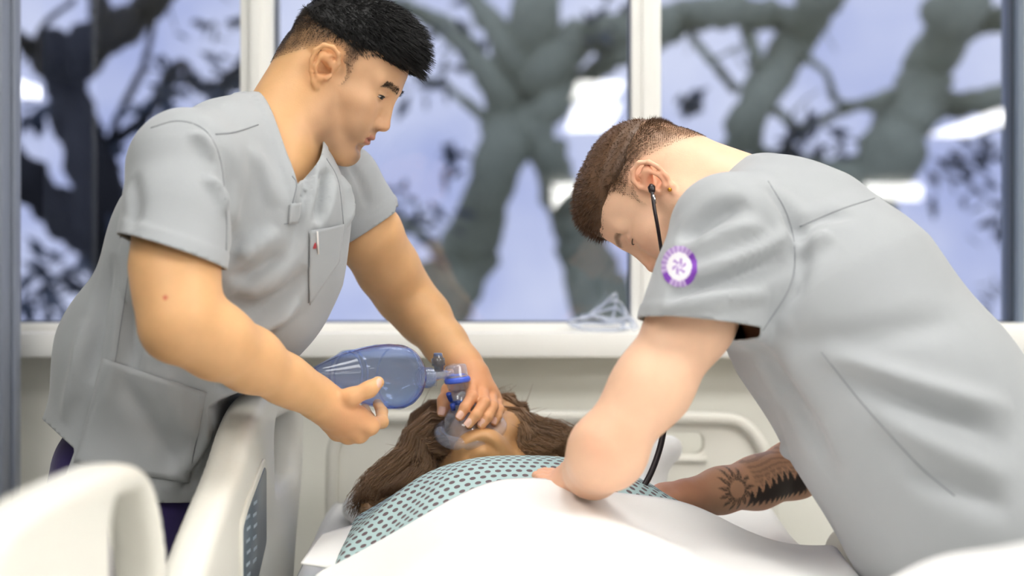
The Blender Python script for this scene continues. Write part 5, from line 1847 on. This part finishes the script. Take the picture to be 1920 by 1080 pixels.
# pillow
pl = Solid()
pl.ell(np.array([0.0, 2.53, 0.858]), (0.30, 0.19, 0.072), None, 0.0)
for sx, sy, dz in ((-0.24, 2.40, -0.005), (-0.25, 2.66, 0.01), (0.25, 2.42, 0.0), (0.24, 2.66, 0.03)):
    pl.cone(np.array([sx * 0.5, 2.53, 0.855]), np.array([sx, sy, 0.855 + dz]), 0.06, 0.022, 0.08)
pl.cone(np.array([0.15, 2.58, 0.88]), np.array([0.285, 2.60, 0.955]), 0.05, 0.026, 0.06)
V, F = pl.mesh(0.008)
V = V + vnormals(V, F) * (0.0035 * noise3(V, 41, 12, 25, 80))[:, None]
tag(mesh_obj('pillow', V, F, M_pill), 'white pillow behind the manikin head', 'pillow')
# ---- long hair
r_ = np.random.default_rng(5)
guides = []
hc = HP.w
def g_(a, pts, spread, n): guides.append((np.array([a] + pts), spread, n))
g_(hc(0.03, 0.075, 0.02), [P(806, 800, 2.36), P(775, 850, 2.34), P(735, 888, 2.32), P(700, 925, 2.30), P(690, 955, 2.27)], 0.024, 420)
g_(hc(0.05, 0.07, 0.06), [P(815, 790, 2.38), P(790, 840, 2.37), P(768, 875, 2.34), P(745, 915, 2.31), P(720, 945, 2.28)], 0.022, 420)
g_(hc(0.06, 0.05, 0.09), [P(810, 772, 2.42), P(785, 812, 2.41), P(760, 860, 2.38), P(728, 905, 2.34), P(700, 938, 2.29)], 0.020, 360)
g_(hc(0.0, 0.07, 0.0), [P(808, 840, 2.33), P(795, 880, 2.30), P(775, 905, 2.28), P(750, 930, 2.25)], 0.018, 300)
g_(hc(0.05, -0.07, 0.05), [P(960, 785, 2.38), P(985, 815, 2.37), P(1015, 835, 2.36), P(1060, 850, 2.34)], 0.020, 360)
g_(hc(0.06, -0.05, 0.09), [P(950, 762, 2.42), P(975, 790, 2.42), P(1020, 808, 2.40), P(1060, 822, 2.38), P(1075, 845, 2.36)], 0.018, 360)
g_(hc(0.02, -0.08, 0.03), [P(968, 810, 2.36), P(985, 838, 2.34), P(1010, 850, 2.33), P(1040, 862, 2.31)], 0.018, 300)
parts = []
hc_s = Solid()
hc_s.ell(HP.w(-0.015, 0, 0.065), np.array([0.100, 0.088, 0.082]), HP.R, 0.0)
hc_s.ell(HP.w(-0.04, 0, 0.0), np.array([0.075, 0.092, 0.07]), HP.R, 0.03)
for G_, sp, n in guides:
    c = catmull(G_, 9)
    hc_s.chain([(p, sp * (0.42 + 0.08 * math.sin(k))) for k, p in enumerate(c)], 0.008, 0.008)
hv, hf = hc_s.mesh(0.006); hf = tri(hf)
hv, hf = clip(hv, hf, (lambda Lq: np.where((Lq[:, 0] > 0.055) & (np.abs(Lq[:, 1]) < 0.085), 0.062 - Lq[:, 2], -0.02))(HP.loc(hv)))
hn = vnormals(hv, hf)
hv = hv + hn * (0.0015 * noise3(hv * np.array([1.3, .6, .8]), 51, 18, 60, 220))[:, None]
parts.append((hv, hf))
pick = r_.choice(len(hv), 5000)
lf = HP.loc(hv[pick])[:, 1:2] > 0
flow = np.where(lf, np.array([[-0.55, -0.45, -0.65]]), np.array([[0.75, -0.30, -0.35]]))
flow = flow - hn[pick] * (flow * hn[pick]).sum(1)[:, None] * 0.9
parts.append(strands(hv[pick], flow + hn[pick] * 0.08, r_.uniform(0.02, 0.06, len(pick)), None, None, None, w0=0.0008, jit=0.12))
for G_, sp, n in guides:
    c = catmull(G_, 11)
    T_, N_, B_ = frames(c)
    n = int(n * 1.6)
    a = r_.uniform(0, 6.28, n); rad = sp * np.sqrt(r_.uniform(0.2, 1.3, n)); ph = r_.uniform(0, 6.28, n)
    t = np.arange(len(c))
    s_ = rad[:, None] * (0.75 + 0.5 * t / len(c))[None] * (1 + 0.2 * np.sin(t[None] * 1.1 + ph[:, None]))
    W = c[None] + s_[..., None] * (np.cos(a)[:, None, None] * N_[None] + np.sin(a)[:, None, None] * B_[None]) + r_.normal(scale=0.0011, size=(n, len(c), 3))
    parts.append(multi_tube(W, np.linspace(0.0009, 0.0003, len(c))))
# flyaway hairs
for i in range(14):
    b = r_.integers(0, 4) if i % 3 else r_.integers(4, 7)
    G_ = guides[b][0]; c = catmull(G_, 9)
    j = r_.integers(1, 7)
    d = unit(r_.normal(size=3) + np.array([0.0, 0, .1]) + (np.array([-.8, 0, 0]) if b < 4 else np.array([.8, 0, 0])))
    p = c[j] + d * 0.018
    w = np.array([p, p + d * .02 + r_.normal(scale=.006, size=3), p + d * .045 + np.array([0, 0, -.01]) + r_.normal(scale=.012, size=3)])
    w = catmull(w, 8)
    tv_, tf_ = tube_data(w, np.linspace(0.0003, 0.00015, 8), 3, cap=False)
    parts.append((tv_, np.array(tf_)))
hv, hf = join(parts)
mesh_obj('hair', hv, hf, M_hairP, manikin)
# ------------------------------------------------------------------ bag valve mask
M_bag = clear_mat('blue_bag_plastic', (0.93, 0.95, 1.0, 1), rough=0.08, ior=1.42, absorb=(0.06, 0.36, 0.88, 1), density=105.0, gloss=1.3, haze=0.05)
M_clear = clear_mat('clear_plastic', (0.95, 0.96, 0.99, 1), rough=0.04, ior=1.45, gloss=1.6, haze=0.10)
M_cush = clear_mat('clear_soft_plastic', (0.93, 0.93, 0.96, 1), rough=0.10, ior=1.42, gloss=1.4, haze=0.16)
M_bluering = mat('blue_valve_ring', lin(72, 104, 222), 0.25, spec=0.6)
M_bluedk = mat('dark_blue_plastic', lin(30, 56, 140), 0.3)
M_smoke = clear_mat('smoky_plastic', (0.42, 0.45, 0.52, 1), rough=0.06, ior=1.45, gloss=1.5, haze=0.08)
bvm = empty('bag_valve_mask', tuple(P(870, 800, 2.33)))
tag(bvm, 'clear blue squeeze bag with valve and face mask pressed to the manikin', 'resuscitator')
a0, a1 = P(588, 703, 2.085), P(806, 708, 2.262)
LB = np.linalg.norm(a1 - a0)
m = lambda px: px / 1235.0
prof = [(0.0, m(11)), (0.012, m(15)), (0.05, m(20)), (0.14, m(31)), (0.25, m(43)), (0.265, m(45.5)), (0.285, m(44.5)), (0.305, m(47)), (0.33, m(49)), (0.42, m(55)), (0.52, m(60)),
        (0.62, m(62.5)), (0.68, m(62)), (0.70, m(60.5)), (0.725, m(61)), (0.76, m(58)), (0.80, m(50)), (0.85, m(37)), (0.88, m(27)), (0.90, m(22)), (0.915, m(19.5))]
for i in range(5):
    t = 0.92 + i * 0.016
    prof += [(t, m(19)), (t + 0.004, m(21)), (t + 0.009, m(21)), (t + 0.013, m(19))]
thumb_c = P(700, 760, 2.11)
def squash(V):
    d = np.linalg.norm((V - thumb_c) * np.array([1, 0.6, 1]), axis=1)
    k = np.exp(-(d / 0.03) ** 2)
    ax0 = a0 + (a1 - a0) * np.clip(((V - a0) @ (a1 - a0)) / LB ** 2, 0, 1)[:, None]
    return V + (ax0 - V) * (0.22 * k)[:, None]
bag = lathe('squeeze_bag', a0, a1, prof, M_bag, bvm, segs=56, shell=0.0022, squash=squash)
lathe('inlet_nipple', P(578, 703, 2.078), P(590, 703, 2.087), [(0, m(5)), (.3, m(6)), (.35, m(8)), (.6, m(8)), (.65, m(10)), (1, m(11))], M_bluedk, bvm, segs=20)
for t, r in ((0.262, 46), (0.305, 47.5), (0.712, 61)):
    c = a0 + (a1 - a0) * t
    u = unit(a1 - a0); n_ = unit(np.cross(u, (0, 1, 0.2))); w_ = np.cross(u, n_)
    ring = np.array([squash((c + m(r) * (math.cos(q) * n_ + math.sin(q) * w_))[None])[0] for q in np.linspace(0, 2 * math.pi, 49)])
    tube('bag_rib', ring, 0.0015, M_bag, bag, segs=8)
# connector, relief valve, patient valve
lathe('connector', P(803, 706, 2.26), P(846, 699, 2.295), [(0, m(17)), (.12, m(17)), (.2, m(12)), (.5, m(10)), (1, m(9))], M_clear, bvm, segs=24, shell=0.0015)
lathe('relief_valve', P(823, 697, 2.275), P(821, 663, 2.278), [(0, m(9)), (.3, m(10)), (.35, m(13.5)), (.72, m(13.5)), (.78, m(10)), (1, m(9))], M_smoke, bvm, segs=20)
lathe('relief_cap', P(821, 668, 2.278), P(821, 662, 2.278), [(0, m(8)), (1, m(8))], mat('pale_blue_cap', lin(120, 160, 220), .3), bvm, segs=20)
lathe('port_stub', P(816, 712, 2.268), P(815, 724, 2.268), [(0, m(4)), (1, m(4))], M_clear, bvm, segs=12)
v0, v1 = P(854, 682, 2.30), P(860, 733, 2.300)
lathe('valve_housing', v0, v1, [(0, m(13)), (.03, m(19)), (.10, m(22)), (.42, m(23)), (.44, m(24)), (.62, m(25)), (.66, m(23)), (.95, m(21)), (1, m(17))], M_clear, bvm, segs=40, shell=0.0016)
lathe('valve_ring', v0 * .50 + v1 * .50, v0 * .30 + v1 * .70, [(0, m(24.6)), (.3, m(26.5)), (.7, m(26.5)), (1, m(24.6))], M_bluering, bvm, segs=40)
lathe('valve_disc', v0 * .62 + v1 * .38, v0 * .56 + v1 * .44, [(0, m(14)), (1, m(20))], M_bluering, bvm, segs=30)
lathe('mask_stem', P(860, 733, 2.30), P(862, 772, 2.302), [(0, m(17)), (.4, m(16)), (.45, m(19)), (.55, m(19)), (.6, m(18)), (1, m(18))], M_clear, bvm, segs=30, shell=0.0016)
lathe('stem_band', P(861, 750, 2.30), P(862, 758, 2.30), [(0, m(18.5)), (1, m(18.5))], clear_mat('blue_band', (.35, .5, .95, 1), gloss=1.4), bvm, segs=30)
tube('inflation_port', [P(846, 752, 2.285), P(842, 742, 2.275), P(841, 738, 2.272)], [0.0035, 0.0042, 0.0042], M_bluedk, bvm, segs=12, n=8)
tube('inflation_port', [P(850, 768, 2.28), P(848, 758, 2.275)], 0.0042, M_bluedk, bvm, segs=12)
# mask dome and soft cushion: a pear-shaped ring lying on the face
mc = P(882, 799, 2.318); mn = unit((-0.12, -0.34, 0.93)); mu = unit(np.array([0.10, 1, 0]) - mn * np.dot(mn, (0.10, 1, 0))); ml = np.cross(mn, mu)
def ringpt(a, s=1.0):
    rx = 0.050 * s; ry = 0.056 * s
    nar = 1 - 0.20 * max(0, math.sin(a))
    return mc + ml * (rx * nar * math.cos(a)) + mu * (ry * math.sin(a))
A = np.linspace(0, 2 * math.pi, 57)
tube('mask_cushion', np.array([ringpt(a) - mn * 0.004 for a in A]), 0.0105, M_cush, bvm, segs=16)
st0 = P(862, 768, 2.302)
Vd, K = [], 12
for j in range(K):
    t = j / (K - 1)
    for a in A[:-1]:
        top = st0 + 0.0145 * (ml * math.cos(a) + mu * math.sin(a))
        bot = ringpt(a, 0.97)
        p = top * (1 - t) + bot * t + mn * 0.010 * math.sin(t * math.pi) * (1 - 0.2 * t)
        Vd.append(p)
n_ = len(A) - 1
Fd = [(j * n_ + i, j * n_ + (i + 1) % n_, (j + 1) * n_ + (i + 1) % n_, (j + 1) * n_ + i) for j in range(K - 1) for i in range(n_)]
dm = mesh_obj('mask_dome', np.array(Vd), Fd, M_clear, bvm)
s_ = dm.modifiers.new('wall', 'SOLIDIFY'); s_.thickness = 0.0014
# ------------------------------------------------------------------ coil of clear tubing on the sill
M_tubing = clear_mat('clear_tubing', (0.86, 0.90, 0.98, 1), rough=0.1, ior=1.42, gloss=1.5, haze=0.45)
coil = empty('coiled_tubing', (0.25, 2.94, 1.159))
tag(coil, 'loose coil of clear plastic tubing on the window sill', 'tubing')
for pts in ([(1066, 606), (1075, 600), (1110, 590), (1150, 553), (1156, 560), (1148, 600)],
            [(1095, 598), (1125, 575), (1150, 563), (1165, 570), (1178, 594)],
            [(1105, 590), (1130, 583), (1155, 578), (1172, 590), (1186, 605)],
            [(1066, 604), (1085, 615), (1120, 618), (1160, 618), (1188, 612)],
            [(1085, 598), (1120, 593), (1150, 599), (1182, 596), (1196, 616)],
            [(1070, 612), (1100, 605), (1140, 606), (1176, 602), (1190, 620)],
            [(1090, 592), (1110, 592), (1135, 600), (1170, 608), (1160, 618)]):
    k = len(pts)
    w = []
    for i, (px, py) in enumerate(pts):
        Yd = 2.945 + 0.03 * math.sin(i * 1.7 + px)
        p = P(px, py, Yd); p[2] = max(p[2], 1.1625)
        w.append(p)
    tube('tubing_loop', w, 0.0030, M_tubing, coil, segs=8, n=30)
